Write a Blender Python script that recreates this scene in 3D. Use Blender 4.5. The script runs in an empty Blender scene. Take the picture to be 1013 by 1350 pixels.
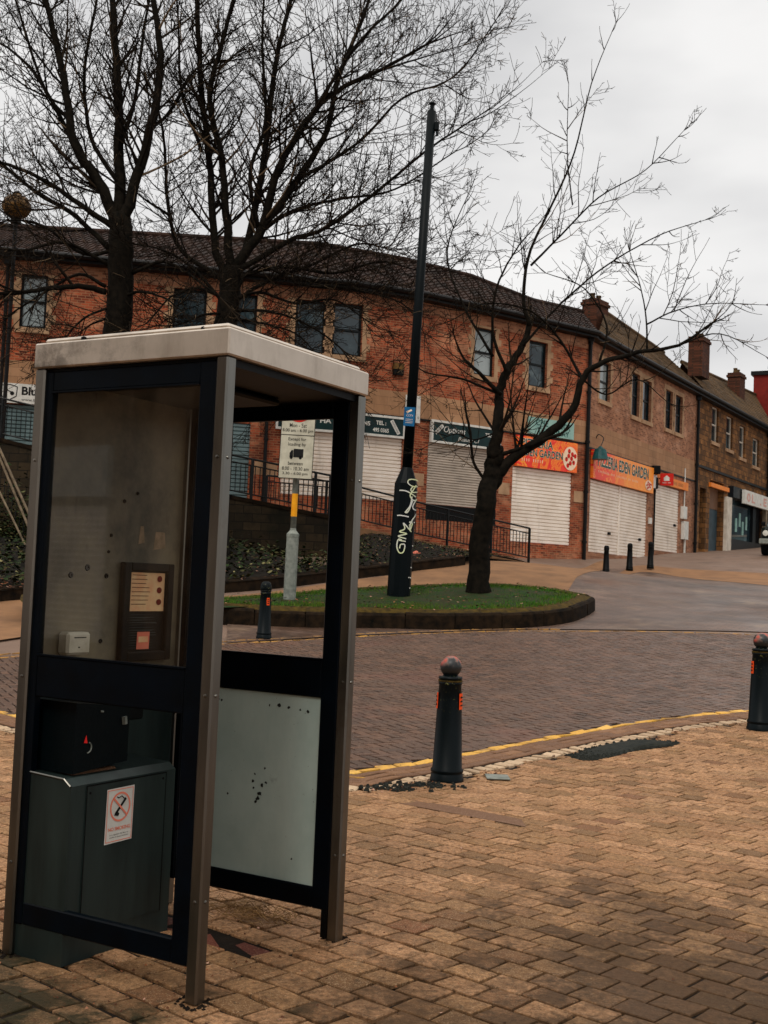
import bpy, math, random
import numpy as np
from mathutils import Vector
random.seed(7)
rnd = random.random
def ru(a, b): return a + (b - a) * random.random()
SC = bpy.context.scene
COL = SC.collection
PI = math.pi

# ------------------------------------------------------------------ camera and survey helpers
ROLL, PITCH, FPX, EYE = .0423, .0573, 1561.6, 1.49
def ray(px, py):
    Xr = px - 506.5; Yr = 675 - py
    c, s = math.cos(ROLL), math.sin(ROLL)
    a = (Xr * c - Yr * s) / FPX; b = (Xr * s + Yr * c) / FPX
    c, s = math.cos(PITCH), math.sin(PITCH)
    d = np.array([a, c - b * s, s + b * c]); return d / d[1]
def W(px, py, D): return np.array([0, 0, EYE]) + ray(px, py) * D

# terrain: thin plate spline through surveyed heights
CTRL = [(-6, -6, 0), (6, -6, 0), (-5, 0, 0), (5, 0, 0), (-4, 5, 0), (0, 4, 0), (0, 2, 0), (4, 6, 0.0), (0, 7, 0), (-0.17, 8.5, 0), (-3.4, 10.9, .0),
        (0.55, 9.0, 0), (3.6, 11.9, .17), (8, 12, .25), (-1.88, 19.5, .46), (-8, 16, .28), (-7.3, 21.5, .85), (.35, 23.6, .84), (-0.1, 21.3, .63),
        (-1.2, 27, 1.38), (-9, 30, 2.0), (1.9, 29.5, 1.92), (4.6, 37.3, 2.25), (7.5, 40.2, 2.1), (6.9, 42.0, 2.53), (10, 46.5, 2.75), (14.2, 53.9, 3.35),
        (20, 64, 4.1), (11.7, 36, 1.88), (15.2, 48, 3.15), (24, 60, 4.0), (25, 40, 2.6), (20, 26, 1.3), (-18, 34, 2.6), (-6, 38, 2.6), (0, 50, 3.2),
        (20, 80, 5.2), (35, 70, 5.0), (-30, 70, 4), (12, 18, .7), (-20, 10, .2), (25, 5, .3), (-25, -10, 0), (25, -10, 0)]
_c = np.array(CTRL, float)
def _phi(r2): return np.where(r2 > 1e-9, .5 * r2 * np.log(np.maximum(r2, 1e-9)), 0)
_n = len(_c)
_d2 = ((_c[:, None, :2] - _c[None, :, :2]) ** 2).sum(-1)
_K = np.zeros((_n + 3, _n + 3)); _K[:_n, :_n] = _phi(_d2) + .3 * np.eye(_n)
_K[:_n, _n] = 1; _K[:_n, _n + 1:] = _c[:, :2]; _K[_n, :_n] = 1; _K[_n + 1:, :_n] = _c[:, :2].T
_w = np.linalg.solve(_K, np.r_[_c[:, 2], 0, 0, 0])
def terr(x, y):
    x = min(max(x, -30), 40); y = min(max(y, -12), 85)
    r2 = (_c[:, 0] - x) ** 2 + (_c[:, 1] - y) ** 2
    return float(_phi(r2) @ _w[:_n] + _w[_n] + _w[_n + 1] * x + _w[_n + 2] * y)
def G(px, py, off=0):
    """survey a ground point from its bearing"""
    r = ray(px, py); D = 3.0; prev = None
    while D < 90:
        p = np.array([0, 0, EYE]) + r * D
        g = p[2] - terr(p[0], p[1]) - off
        if g < 0: break
        prev = D; D += .25
    lo, hi = prev or 2.5, D
    for _ in range(18):
        m = (lo + hi) / 2; p = np.array([0, 0, EYE]) + r * m
        if p[2] - terr(p[0], p[1]) - off < 0: hi = m
        else: lo = m
    return p
def smooth(P, n=6):
    P = [np.array(p, float) for p in P]; Q = [2 * P[0] - P[1]] + P + [2 * P[-1] - P[-2]]; out = []
    for i in range(1, len(Q) - 2):
        for k in range(n):
            t = k / n; a, b, c, d = Q[i - 1:i + 3]
            out.append(.5 * ((2 * b) + (-a + c) * t + (2 * a - 5 * b + 4 * c - d) * t * t + (-a + 3 * b - 3 * c + d) * t ** 3))
    out.append(P[-1]); return out
def resample(P, step):
    P = [np.array(p, float) for p in P]; out = [P[0]]; acc = 0
    for a, b in zip(P[:-1], P[1:]):
        L = np.linalg.norm(b - a); t = step - acc
        while t <= L:
            out.append(a + (b - a) * t / L); t += step
        acc = L - (t - step)
    return out
def inpoly(x, y, poly):
    c = False; n = len(poly); j = n - 1
    for i in range(n):
        xi, yi = poly[i][0], poly[i][1]; xj, yj = poly[j][0], poly[j][1]
        if (yi > y) != (yj > y) and x < (xj - xi) * (y - yi) / (yj - yi) + xi: c = not c
        j = i
    return c

# ------------------------------------------------------------------ objects
def tag(o, label=None, cat=None, group=None, kind=None):
    if label: o['label'] = label
    if cat: o['category'] = cat
    if group: o['group'] = group
    if kind: o['kind'] = kind
    return o
def empty(name, loc, label, cat, group=None, rz=0):
    o = bpy.data.objects.new(name, None); COL.objects.link(o)
    o.location = [float(v) for v in loc]; o.rotation_euler = (0, 0, rz); o.empty_display_size = .2
    return tag(o, label, cat, group)
def copy_tree(o, parent=None):
    c = o.copy(); COL.objects.link(c)
    if parent: c.parent = parent
    for ch in [x for x in bpy.data.objects if x.parent == o]: copy_tree(ch, c)
    return c
def wloc(o):
    v = Vector((0, 0, 0))
    while o: v += o.location; o = o.parent
    return v
class MB:
    def __init__(s): s.v = []; s.f = []; s.ch = []
    def add(s, vs, fs):
        n = len(s.v); s.ch.append((n, len(s.f))); s.v += [tuple(float(c) for c in p) for p in vs]; s.f += [tuple(i + n for i in f) for f in fs]
    def quad(s, a, b, c, d): s.add([a, b, c, d], [(0, 1, 2, 3)])
    def hexa(s, p):  # 8 points: bottom 4, top 4
        s.add(p, [(0, 3, 2, 1), (4, 5, 6, 7), (0, 1, 5, 4), (1, 2, 6, 5), (2, 3, 7, 6), (3, 0, 4, 7)])
    def box(s, a, b, bev=0):
        x0, y0, z0 = [min(a[i], b[i]) for i in range(3)]; x1, y1, z1 = [max(a[i], b[i]) for i in range(3)]
        if not bev:
            s.hexa([(x0, y0, z0), (x1, y0, z0), (x1, y1, z0), (x0, y1, z0), (x0, y0, z1), (x1, y0, z1), (x1, y1, z1), (x0, y1, z1)]); return
        b_ = min(bev, (x1 - x0) / 2.01, (y1 - y0) / 2.01, (z1 - z0) / 2.01); V = {}; vs = []
        for i, X in enumerate((x0, x1)):
            for j, Y in enumerate((y0, y1)):
                for k, Z in enumerate((z0, z1)):
                    sx, sy, sz = (b_ if i == 0 else -b_), (b_ if j == 0 else -b_), (b_ if k == 0 else -b_)
                    for ax, p in enumerate(((X, Y + sy, Z + sz), (X + sx, Y, Z + sz), (X + sx, Y + sy, Z))):
                        V[i, j, k, ax] = len(vs); vs.append(p)
        fs = []
        for i in (0, 1):
            f = [V[i, 0, 0, 0], V[i, 1, 0, 0], V[i, 1, 1, 0], V[i, 0, 1, 0]]; fs.append(f if i else f[::-1])
            f = [V[0, i, 0, 1], V[1, i, 0, 1], V[1, i, 1, 1], V[0, i, 1, 1]]; fs.append(f[::-1] if i else f)
            f = [V[0, 0, i, 2], V[1, 0, i, 2], V[1, 1, i, 2], V[0, 1, i, 2]]; fs.append(f if i else f[::-1])
            for j in (0, 1):
                f = [V[i, j, 0, 0], V[i, j, 0, 1], V[i, j, 1, 1], V[i, j, 1, 0]]; fs.append(f if (i == j) else f[::-1])
                f = [V[i, 0, j, 0], V[i, 1, j, 0], V[i, 1, j, 2], V[i, 0, j, 2]]; fs.append(f if i != j else f[::-1])
                f = [V[0, i, j, 1], V[1, i, j, 1], V[1, i, j, 2], V[0, i, j, 2]]; fs.append(f if i == j else f[::-1])
                for k in (0, 1):
                    f = [V[i, j, k, 0], V[i, j, k, 1], V[i, j, k, 2]]; fs.append(f if (i + j + k) % 2 else f[::-1])
        s.add(vs, fs)
    def tube(s, P, R, n=6, cap=True):
        P = [np.array(p, float) for p in P]; m = len(P)
        if not hasattr(R, '__len__'): R = [R] * m
        T = [P[min(i + 1, m - 1)] - P[max(i - 1, 0)] for i in range(m)]
        t = T[0] / (np.linalg.norm(T[0]) + 1e-12); up = np.array([0, 0, 1.]) if abs(t[2]) < .9 else np.array([1., 0, 0])
        a = np.cross(t, up); a /= np.linalg.norm(a); vs = []; fs = []
        for i in range(m):
            t = T[i] / (np.linalg.norm(T[i]) + 1e-12); a = a - t * (a @ t); a /= (np.linalg.norm(a) + 1e-12); b = np.cross(t, a)
            for k in range(n):
                w = 2 * PI * k / n; vs.append(P[i] + R[i] * (math.cos(w) * a + math.sin(w) * b))
        for i in range(m - 1):
            for k in range(n):
                k2 = (k + 1) % n; fs.append((i * n + k, i * n + k2, (i + 1) * n + k2, (i + 1) * n + k))
        if cap and n > 3: fs.append(tuple(range(n))[::-1]); fs.append(tuple((m - 1) * n + k for k in range(n)))
        s.add(vs, fs)
    def lathe(s, base, prof, n=24, axis=(0, 0, 1)):
        ax = np.array(axis, float); ax /= np.linalg.norm(ax); up = np.array([1., 0, 0]) if abs(ax[0]) < .9 else np.array([0, 1., 0])
        a = np.cross(ax, up); a /= np.linalg.norm(a); b = np.cross(ax, a); base = np.array(base, float); vs = []; fs = []
        for r, h in prof:
            for k in range(n):
                w = 2 * PI * k / n; vs.append(base + ax * h + max(r, 1e-4) * (math.cos(w) * a + math.sin(w) * b))
        for i in range(len(prof) - 1):
            for k in range(n):
                k2 = (k + 1) % n; fs.append((i * n + k, i * n + k2, (i + 1) * n + k2, (i + 1) * n + k))
        fs.append(tuple(range(n))[::-1]); fs.append(tuple((len(prof) - 1) * n + k for k in range(n)))
        s.add(vs, fs)
    def prism(s, poly, f0, f1):
        """poly in 2D; f0/f1 map to both 3D faces"""
        n = len(poly); s.add([f0(*p) for p in poly] + [f1(*p) for p in poly],
            [tuple(range(n))[::-1], tuple(range(n, 2 * n))] + [(i, (i + 1) % n, n + (i + 1) % n, n + i) for i in range(n)])
    def grid(s, rows):
        m = len(rows); n = len(rows[0]); vs = [p for r in rows for p in r]
        s.add(vs, [(i * n + j, i * n + j + 1, (i + 1) * n + j + 1, (i + 1) * n + j) for i in range(m - 1) for j in range(n - 1)])
    def text(s, txt, f, box, bold=.0, shear=0, fit=True):
        cu = bpy.data.curves.new('t', 'FONT'); cu.body = txt; cu.offset = bold; cu.shear = shear; cu.resolution_u = 3
        o = bpy.data.objects.new('t', cu); COL.objects.link(o)
        dg = bpy.context.evaluated_depsgraph_get(); me = bpy.data.meshes.new_from_object(o.evaluated_get(dg))
        V = [(v.co.x, v.co.y) for v in me.vertices]; F = [tuple(p.vertices) for p in me.polygons]
        bpy.data.objects.remove(o); bpy.data.curves.remove(cu); bpy.data.meshes.remove(me)
        if not V: return
        x0 = min(v[0] for v in V); x1 = max(v[0] for v in V); y0 = min(v[1] for v in V); y1 = max(v[1] for v in V)
        a0, b0, a1, b1 = box
        s.add([f(a0 + (a1 - a0) * (x - x0) / (x1 - x0), b0 + (b1 - b0) * (y - y0) / (y1 - y0)) for x, y in V], F)
    def build(s, name, mat, parent=None, smoothed=False, uvf=None, **kw):
        me = bpy.data.meshes.new(name); o = bpy.data.objects.new(name, me); COL.objects.link(o)
        if parent is not None: o.parent = parent
        if parent is not None and not getattr(s, 'local', False):
            w = wloc(parent); V = [(x - w.x, y - w.y, z - w.z) for x, y, z in s.v]
        else: V = s.v
        me.from_pydata(V, [], s.f); me.update()
        if uvf:
            uv = me.uv_layers.new(name='UVMap'); co = np.array([uvf(*p) for p in s.v])
            li = np.empty(len(me.loops), int); me.loops.foreach_get('vertex_index', li)
            uv.data.foreach_set('uv', co[li].astype(np.float32).ravel())
        if smoothed:
            me.polygons.foreach_set('use_smooth', [True] * len(me.polygons))
        me.materials.append(mat)
        if kw: tag(o, kw.get('label'), kw.get('cat'), kw.get('group'), kw.get('kind'))
        return o
    def each(s, name, mat, parent, limit=10 ** 6, **kw):
        """every piece added so far becomes a part of its own"""
        ends = s.ch[1:] + [(len(s.v), len(s.f))]; o = None
        for k, ((v0, f0), (v1, f1)) in enumerate(zip(s.ch, ends)):
            if k == limit: v1, f1 = len(s.v), len(s.f)
            q = MB(); q.v = s.v[v0:v1]; q.f = [tuple(i - v0 for i in f) for f in s.f[f0:f1]]
            if getattr(s, 'local', False): q.local = True
            o = q.build(name, mat, parent, **kw)
            if k == limit: o['kind'] = 'stuff'; break
        return o
    def top(s, name, mat, base, smoothed=False, **kw):
        """a thing that is one mesh, origin at its base"""
        s.v = [(x - base[0], y - base[1], z - base[2]) for x, y, z in s.v]
        o = s.build(name, mat, None, smoothed, **kw); o.location = [float(c) for c in base]; return o

# ------------------------------------------------------------------ materials
def lin(r, g, b): return tuple((c / 255) ** 2.2 for c in (r, g, b))
class NT:
    def __init__(s, name):
        s.m = bpy.data.materials.new(name); s.m.use_nodes = True; s.t = s.m.node_tree; s.N = s.t.nodes; s.L = s.t.links
        s.b = s.N['Principled BSDF']; s.tc = s.N.new('ShaderNodeTexCoord'); s.co = s.tc.outputs['Object']
    def link(s, a, b): s.L.new(a, b)
    def noise(s, scale, detail=4, rough=.6, co=None, dist=0):
        n = s.N.new('ShaderNodeTexNoise'); n.inputs['Scale'].default_value = scale; n.inputs['Detail'].default_value = detail
        n.inputs['Roughness'].default_value = rough; n.inputs['Distortion'].default_value = dist; s.link(co or s.co, n.inputs['Vector']); return n.outputs['Fac']
    def stretch(s, sx, sy, sz, co=None):
        m = s.N.new('ShaderNodeMapping'); m.inputs['Scale'].default_value = (sx, sy, sz); s.link(co or s.co, m.inputs['Vector']); return m.outputs[0]
    def ramp(s, fac, stops):
        r = s.N.new('ShaderNodeValToRGB'); e = r.color_ramp.elements
        while len(e) < len(stops): e.new(.5)
        for k, (p, c) in enumerate(stops):
            e[k].position = p; e[k].color = (*c, 1) if hasattr(c, '__len__') else (c, c, c, 1)
        s.link(fac, r.inputs[0]); return r.outputs[0]
    def mix(s, fac, a, b, mode='MIX'):
        m = s.N.new('ShaderNodeMix'); m.data_type = 'RGBA'; m.blend_type = mode
        for v, k in ((fac, 0), (a, 6), (b, 7)):
            if isinstance(v, (int, float)) and k == 0: m.inputs[0].default_value = v
            elif isinstance(v, tuple): m.inputs[k].default_value = (*v, 1)
            else: s.link(v, m.inputs[k])
        return m.outputs[2]
    def math(s, op, a, b=None):
        m = s.N.new('ShaderNodeMath'); m.operation = op
        for i, v in enumerate((a, b)):
            if v is None: continue
            if isinstance(v, (int, float)): m.inputs[i].default_value = v
            else: s.link(v, m.inputs[i])
        return m.outputs[0]
    def bump(s, h, strength, dist=.01):
        b = s.N.new('ShaderNodeBump'); b.inputs['Strength'].default_value = strength; b.inputs['Distance'].default_value = dist
        s.link(h, b.inputs['Height']); s.link(b.outputs[0], s.b.inputs['Normal'])
    def set(s, color=None, rough=None, metal=None, spec=None):
        for v, k in ((color, 'Base Color'), (rough, 'Roughness'), (metal, 'Metallic'), (spec, 'Specular IOR Level')):
            if v is None: continue
            if isinstance(v, tuple): s.b.inputs[k].default_value = (*v, 1)
            elif isinstance(v, (int, float)): s.b.inputs[k].default_value = v
            else: s.link(v, s.b.inputs[k])
        return s.m
def plain(name, c1, c2=None, scale=8, rough=.6, metal=0, bump=.2, spec=.2, detail=5, lo=.35, hi=.7):
    t = NT(name); c2 = c2 or tuple(v * .6 for v in c1)
    n = t.noise(scale, detail); t.set(t.ramp(n, [(lo, c1), (hi, c2)]), rough, metal, spec)
    if bump: t.bump(t.noise(scale * 6, 4), bump, .004)
    return t.m
M = {}
# stainless steel of the kiosk
t = NT('stainless_steel'); br = t.noise(6, 5, co=t.stretch(1, 1, .12)); fine = t.noise(220, 2, co=t.stretch(1, 1, .03))
st = t.noise(5, 6, .7)
c = t.mix(t.ramp(br, [(.3, 0.), (.75, 1.)]), lin(100, 100, 96), lin(142, 138, 130))
c = t.mix(t.ramp(st, [(.6, 0.), (.75, .55)]), c, lin(95, 85, 72))
t.set(c, t.ramp(br, [(.2, .25), (.8, .42)]), 1.0); t.bump(fine, .08, .001); M['steel'] = t.m
t = NT('roof_panel_steel'); br = t.noise(3, 5); st = t.noise(9, 6, .75)
sep = t.N.new('ShaderNodeSeparateXYZ'); t.link(t.co, sep.inputs[0])
edge = t.math('MULTIPLY', t.ramp(st, [(.46, 0.), (.6, 1.)]), t.ramp(t.math('MULTIPLY', sep.outputs['X'], -1.0), [(.25, 0.), (.8, 1.)]))
edge = t.math('MULTIPLY', edge, t.ramp(t.noise(2.3, 3), [(.35, .1), (.6, .9)]))
c = t.mix(t.ramp(br, [(.3, 0.), (.75, 1.)]), lin(176, 164, 150), lin(206, 194, 180)); c = t.mix(t.ramp(t.noise(4, 6, .75, co=t.stretch(1.5, 1.5, .4)), [(.5, 0.), (.75, .45)]), c, lin(112, 98, 82)); c = t.mix(edge, c, lin(50, 43, 36))
t.set(c, .42, .6); t.bump(t.noise(4, 3), .15, .01); M['roofsteel'] = t.m
M['navy'] = plain('navy_painted_frame', lin(5, 15, 22), lin(3, 9, 13), 7, .45, 0, .1, .09)
M['black'] = plain('black_plastic', lin(7, 9, 10), lin(14, 15, 15), 9, .5, 0, .15, .12)
M['greenblack'] = plain('greenish_black_paint', lin(6, 16, 19), lin(10, 18, 20), 12, .45, 0, .3, .1)
t = NT('dull_cabinet_steel'); br = t.noise(3, 5, co=t.stretch(3, 3, .5)); c = t.ramp(br, [(.3, lin(44, 56, 54)), (.7, lin(26, 36, 35))])
t.set(t.mix(t.ramp(t.noise(2.1, 5), [(.62, 0.), (.75, .3)]), c, lin(80, 60, 34)), .45, .4); t.bump(t.noise(60, 2, co=t.stretch(1, 1, .1)), .06, .002); M['cabinet'] = t.m
t = NT('grimy_backboard'); c = t.ramp(t.noise(2.5, 6, .65), [(.3, lin(134, 122, 98)), (.5, lin(104, 96, 80)), (.68, lin(58, 56, 46))])
c = t.mix(t.ramp(t.noise(14, 5, .7, co=t.stretch(1, 1, .35)), [(.6, 0.), (.72, .6)]), c, lin(70, 62, 52)); t.set(c, .6, .0); M['backboard'] = t.m
t = NT('frosted_panel'); c = t.ramp(t.noise(3, 4), [(.3, lin(186, 204, 196)), (.75, lin(160, 180, 173))])
v = t.N.new('ShaderNodeTexVoronoi'); v.inputs['Scale'].default_value = 9; t.link(t.co, v.inputs['Vector'])
c = t.mix(t.ramp(t.noise(7, 8, .8), [(.63, 0.), (.7, .4)]), c, lin(96, 108, 102)); c = t.mix(t.ramp(t.noise(3, 6, .8, co=t.stretch(1, 1, .3)), [(.5, 0.), (.75, .35)]), c, lin(206, 216, 206)); c = t.mix(t.ramp(t.noise(90, 2), [(.74, 0.), (.76, .7)]), c, lin(50, 56, 52))
t.set(c, .35); t.b.inputs['Transmission Weight'].default_value = 0; t.b.inputs['Subsurface Weight'].default_value = 0; M['frosted'] = t.m
t = NT('panel_grime'); t.set(lin(30, 34, 32), .8); M['grime'] = t.m
# dirty glass: clear pane with a film of dirt and a soft reflection
t = NT('dirty_glass'); tr = t.N.new('ShaderNodeBsdfTransparent'); tr.inputs[0].default_value = (.8, .8, .74, 1)
df = t.N.new('ShaderNodeBsdfDiffuse'); df.inputs[0].default_value = (*lin(128, 122, 106), 1)
gl = t.N.new('ShaderNodeBsdfGlossy'); gl.inputs['Roughness'].default_value = .03; gl.inputs[0].default_value = (.8, .8, .8, 1)
m1 = t.N.new('ShaderNodeMixShader'); m2 = t.N.new('ShaderNodeMixShader')
t.link(t.ramp(t.noise(2.2, 6, .7), [(.45, .0), (.75, .06)]), m1.inputs[0]); t.link(tr.outputs[0], m1.inputs[1]); t.link(df.outputs[0], m1.inputs[2])
fr = t.N.new('ShaderNodeFresnel'); fr.inputs['IOR'].default_value = 1.5
t.link(t.math('MULTIPLY', fr.outputs[0], 1.3), m2.inputs[0]); t.link(m1.outputs[0], m2.inputs[1]); t.link(gl.outputs[0], m2.inputs[2])
t.link(m2.outputs[0], t.N['Material Output'].inputs[0]); M['glass'] = t.m
M['white'] = plain('white_plastic', lin(226, 220, 204), lin(196, 188, 170), 12, .45, 0, .05)
M['signwhite'] = plain('sign_white', lin(214, 212, 204), lin(186, 184, 176), 5, .5, 0, .05)
M['plate'] = plain('weathered_sign_plate', lin(196, 192, 172), lin(160, 156, 138), 4, .45, 0, .05)
M['fadedpink'] = plain('faded_pink_print', lin(206, 158, 146), lin(196, 140, 128), 5, .5, 0, 0)
M['ink'] = plain('black_ink', lin(18, 18, 18), lin(26, 26, 26), 5, .6, 0, 0)
M['red'] = plain('red_print', lin(205, 40, 28), lin(180, 34, 26), 5, .5, 0, 0)
M['salmon'] = plain('faded_red_print', lin(215, 110, 90), lin(225, 130, 105), 5, .5, 0, 0)
M['paper'] = plain('sunbleached_notice', lin(232, 196, 150), lin(225, 160, 118), 16, .7, 0, .05)
M['yellow'] = plain('orange_yellow_tape', lin(236, 164, 30), lin(220, 140, 20), 9, .5, 0, 0)
M['blue'] = plain('blue_sign_face', lin(24, 96, 140), lin(20, 80, 120), 9, .4, 0, 0)
M['orange'] = plain('orange_reflector', lin(235, 82, 24), lin(205, 60, 20), 30, .4, 0, .05)
M['galv'] = plain('galvanised_steel', lin(134, 138, 130), lin(96, 102, 96), 10, .5, 0, .2)
M['bark'] = plain('dark_bark', lin(34, 30, 25), lin(16, 16, 14), 9, .9, 0, .9, .06)
t = NT('twig_bark'); g = t.N.new('ShaderNodeNewGeometry'); t.set(t.ramp(g.outputs['Random Per Island'], [(0, lin(22, 20, 18)), (.6, lin(36, 31, 26)), (.93, lin(52, 44, 35)), (.99, lin(112, 94, 74))]), .9, 0, .06); M['twig'] = t.m
M['rail'] = plain('dark_railing_paint', lin(14, 18, 19), lin(30, 30, 28), 3, .45, 0, .1)
M['railtan'] = plain('worn_handrail', lin(150, 132, 108), lin(96, 84, 68), 5, .5, .2, .1)
t = NT('bollard_paint'); c = t.ramp(t.noise(9, 5), [(.3, lin(6, 17, 20)), (.8, lin(10, 20, 23))])
sep = t.N.new('ShaderNodeSeparateXYZ'); t.link(t.co, sep.inputs[0])
chip = t.math('MULTIPLY', t.ramp(t.noise(55, 5, .7), [(.63, 0.), (.66, 1.)]), t.ramp(sep.outputs['Z'], [(.5, 0.), (.75, 1.)]))
c = t.mix(chip, c, lin(150, 150, 90)); t.set(c, .4, 0, .12); t.bump(t.noise(70, 3), .2, .002); M['bollard'] = t.m
t = NT('bollard_ball_paint'); c = t.ramp(t.noise(9, 3), [(.45, lin(14, 18, 20)), (.52, lin(104, 82, 72)), (.6, lin(170, 66, 46))])
sep = t.N.new('ShaderNodeSeparateXYZ'); t.link(t.co, sep.inputs[0])
c = t.mix(t.ramp(sep.outputs['Z'], [(.855, 0.), (.885, 1.)]), lin(22, 28, 30), c); t.set(c, .45); M['ball'] = t.m
def paver(name, cols, bumps=.5, rough=.75, big=None, spec=.35, islandamt=1.0):
    t = NT(name); g = t.N.new('ShaderNodeNewGeometry')
    c = t.ramp(g.outputs['Random Per Island'], [(i / max(1, len(cols) - 1), lin(*k)) for i, k in enumerate(cols)])
    c = t.mix(t.ramp(t.noise(34, 6, .7), [(.35, 0.), (.75, .6)]), c, tuple(v * .45 for v in lin(*cols[0])))
    c = t.mix(t.ramp(t.noise(120, 3, .7), [(.55, 0.), (.7, .35)]), c, lin(210, 180, 150))
    if big:
        for (sc, lo, hi, amt, col) in big: c = t.mix(t.ramp(t.noise(sc, 4, .6), [(lo, 0.), (hi, amt)]), c, lin(*col))
    r = t.ramp(t.noise(1.7, 4), [(.3, rough - .15), (.7, rough + .1)])
    t.set(c, r, 0, spec); t.bump(t.noise(60, 6, .7), bumps, .006); M[name] = t.m; return t.m
t = NT('paving_block'); g = t.N.new('ShaderNodeNewGeometry')
c = t.ramp(g.outputs['Random Per Island'], [(0, lin(194, 146, 105)), (.25, lin(162, 118, 83)), (.5, lin(202, 153, 112)), (.7, lin(140, 104, 70)), (.85, lin(176, 134, 94)), (.97, lin(116, 88, 60)), (1, lin(132, 86, 60))])
c = t.mix(t.ramp(t.noise(38, 7, .75), [(.36, 0.), (.6, .85)]), c, lin(98, 70, 47)); c = t.mix(t.ramp(t.noise(16, 6, .8), [(.55, 0.), (.64, .7)]), c, lin(58, 44, 30)); c = t.mix(t.ramp(t.noise(150, 3, .7), [(.55, 0.), (.66, .5)]), c, lin(218, 188, 152))
# darker brown over the near right paving, and green algae beside the kiosk
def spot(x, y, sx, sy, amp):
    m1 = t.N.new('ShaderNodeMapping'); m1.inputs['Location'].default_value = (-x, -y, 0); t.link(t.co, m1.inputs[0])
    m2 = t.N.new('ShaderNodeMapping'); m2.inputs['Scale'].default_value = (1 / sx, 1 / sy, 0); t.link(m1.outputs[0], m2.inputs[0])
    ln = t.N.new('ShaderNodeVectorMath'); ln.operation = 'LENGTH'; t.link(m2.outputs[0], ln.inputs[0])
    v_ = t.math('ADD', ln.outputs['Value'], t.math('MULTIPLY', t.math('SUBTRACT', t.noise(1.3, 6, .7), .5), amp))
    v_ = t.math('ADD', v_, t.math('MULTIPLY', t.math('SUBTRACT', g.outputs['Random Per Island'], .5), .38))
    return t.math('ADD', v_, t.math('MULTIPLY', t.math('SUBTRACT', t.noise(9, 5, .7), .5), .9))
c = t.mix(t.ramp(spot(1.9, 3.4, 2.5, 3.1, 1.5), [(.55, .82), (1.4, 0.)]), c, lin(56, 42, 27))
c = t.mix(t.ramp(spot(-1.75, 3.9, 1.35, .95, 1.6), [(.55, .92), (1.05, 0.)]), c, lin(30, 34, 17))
c = t.mix(t.ramp(t.noise(.9, 6, .7), [(.5, 0.), (.68, .45)]), c, lin(84, 60, 40))
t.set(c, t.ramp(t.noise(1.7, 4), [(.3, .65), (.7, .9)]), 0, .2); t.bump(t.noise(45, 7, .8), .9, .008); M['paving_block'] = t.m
paver('road_block', [(92, 68, 54), (58, 43, 36), (100, 72, 56), (70, 52, 42), (88, 64, 52)], .4, .5, [(.5, .56, .75, .5, (116, 56, 40)), (.25, .45, .7, .3, (104, 86, 74))], .35)
paver('brown_block', [(120, 84, 56), (98, 68, 48), (132, 94, 64)], .5, .75)
paver('sett', [(196, 168, 136), (160, 134, 106), (206, 178, 146)], .5, .75)
paver('yellow_block', [(226, 172, 70), (210, 156, 62), (232, 184, 92)], .4, .7, [(3.5, .5, .64, .8, (110, 80, 54))])
paver('red_block', [(96, 48, 38), (84, 44, 36), (110, 58, 44)], .5, .7)
M['joint'] = plain('joint_dirt', lin(20, 15, 10), lin(34, 26, 17), 12, .95, 0, .6)
M['moss'] = plain('moss_soil', lin(78, 62, 20), lin(34, 28, 14), 9, .95, 0, .8)
M['kerb'] = plain('mossy_kerb_stone', lin(44, 34, 24), lin(14, 13, 11), 6, .9, 0, .8, .1)
M['soil'] = plain('bed_soil', lin(28, 22, 14), lin(18, 19, 11), 3, .95, 0, .8)
M['path'] = plain('tan_path', lin(140, 104, 74), lin(112, 84, 62), 1.6, .85, 0, .3)
M['patch'] = plain('tarmac_patch', lin(30, 34, 32), lin(46, 46, 40), 20, .9, 0, .9)
t = NT('ground_tarmac'); c = t.ramp(t.noise(.7, 6, .65), [(.3, lin(96, 76, 62)), (.55, lin(114, 92, 78)), (.75, lin(70, 56, 46))])
c = t.mix(t.ramp(t.noise(60, 3), [(.5, 0.), (.7, .3)]), c, lin(160, 140, 124)); t.set(c, t.ramp(t.noise(.5, 4), [(.35, .5), (.65, .8)]), 0, .4); t.bump(t.noise(90, 3), .3, .004); M['tarmac'] = t.m
t = NT('crossroad_block'); bk = t.N.new('ShaderNodeTexBrick'); bk.inputs['Scale'].default_value = 1; bk.inputs['Brick Width'].default_value = .24; bk.inputs['Row Height'].default_value = .12
bk.inputs['Mortar Size'].default_value = .007; bk.inputs['Color1'].default_value = (*lin(112, 88, 74), 1); bk.inputs['Color2'].default_value = (*lin(88, 68, 56), 1); bk.inputs['Mortar'].default_value = (*lin(44, 34, 28), 1)
mp = t.N.new('ShaderNodeMapping'); mp.inputs['Rotation'].default_value = (0, 0, .5); t.link(t.co, mp.inputs[0]); t.link(mp.outputs[0], bk.inputs['Vector'])
c = t.mix(t.ramp(t.noise(.4, 6, .7, co=t.stretch(.6, 1.2, 1)), [(.42, 0.), (.62, .85)]), bk.outputs[0], lin(58, 44, 36)); c = t.mix(t.ramp(t.noise(.9, 5, .7), [(.55, 0.), (.75, .6)]), c, lin(142, 118, 94)); t.set(c, t.ramp(t.noise(.4, 4), [(.35, .3), (.6, .7)]), 0, .5); M['crossroad'] = t.m
t = NT('grass'); g = t.N.new('ShaderNodeNewGeometry'); c = t.ramp(g.outputs['Random Per Island'], [(0, lin(34, 82, 26)), (.5, lin(52, 104, 32)), (1, lin(90, 112, 40))])
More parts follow.
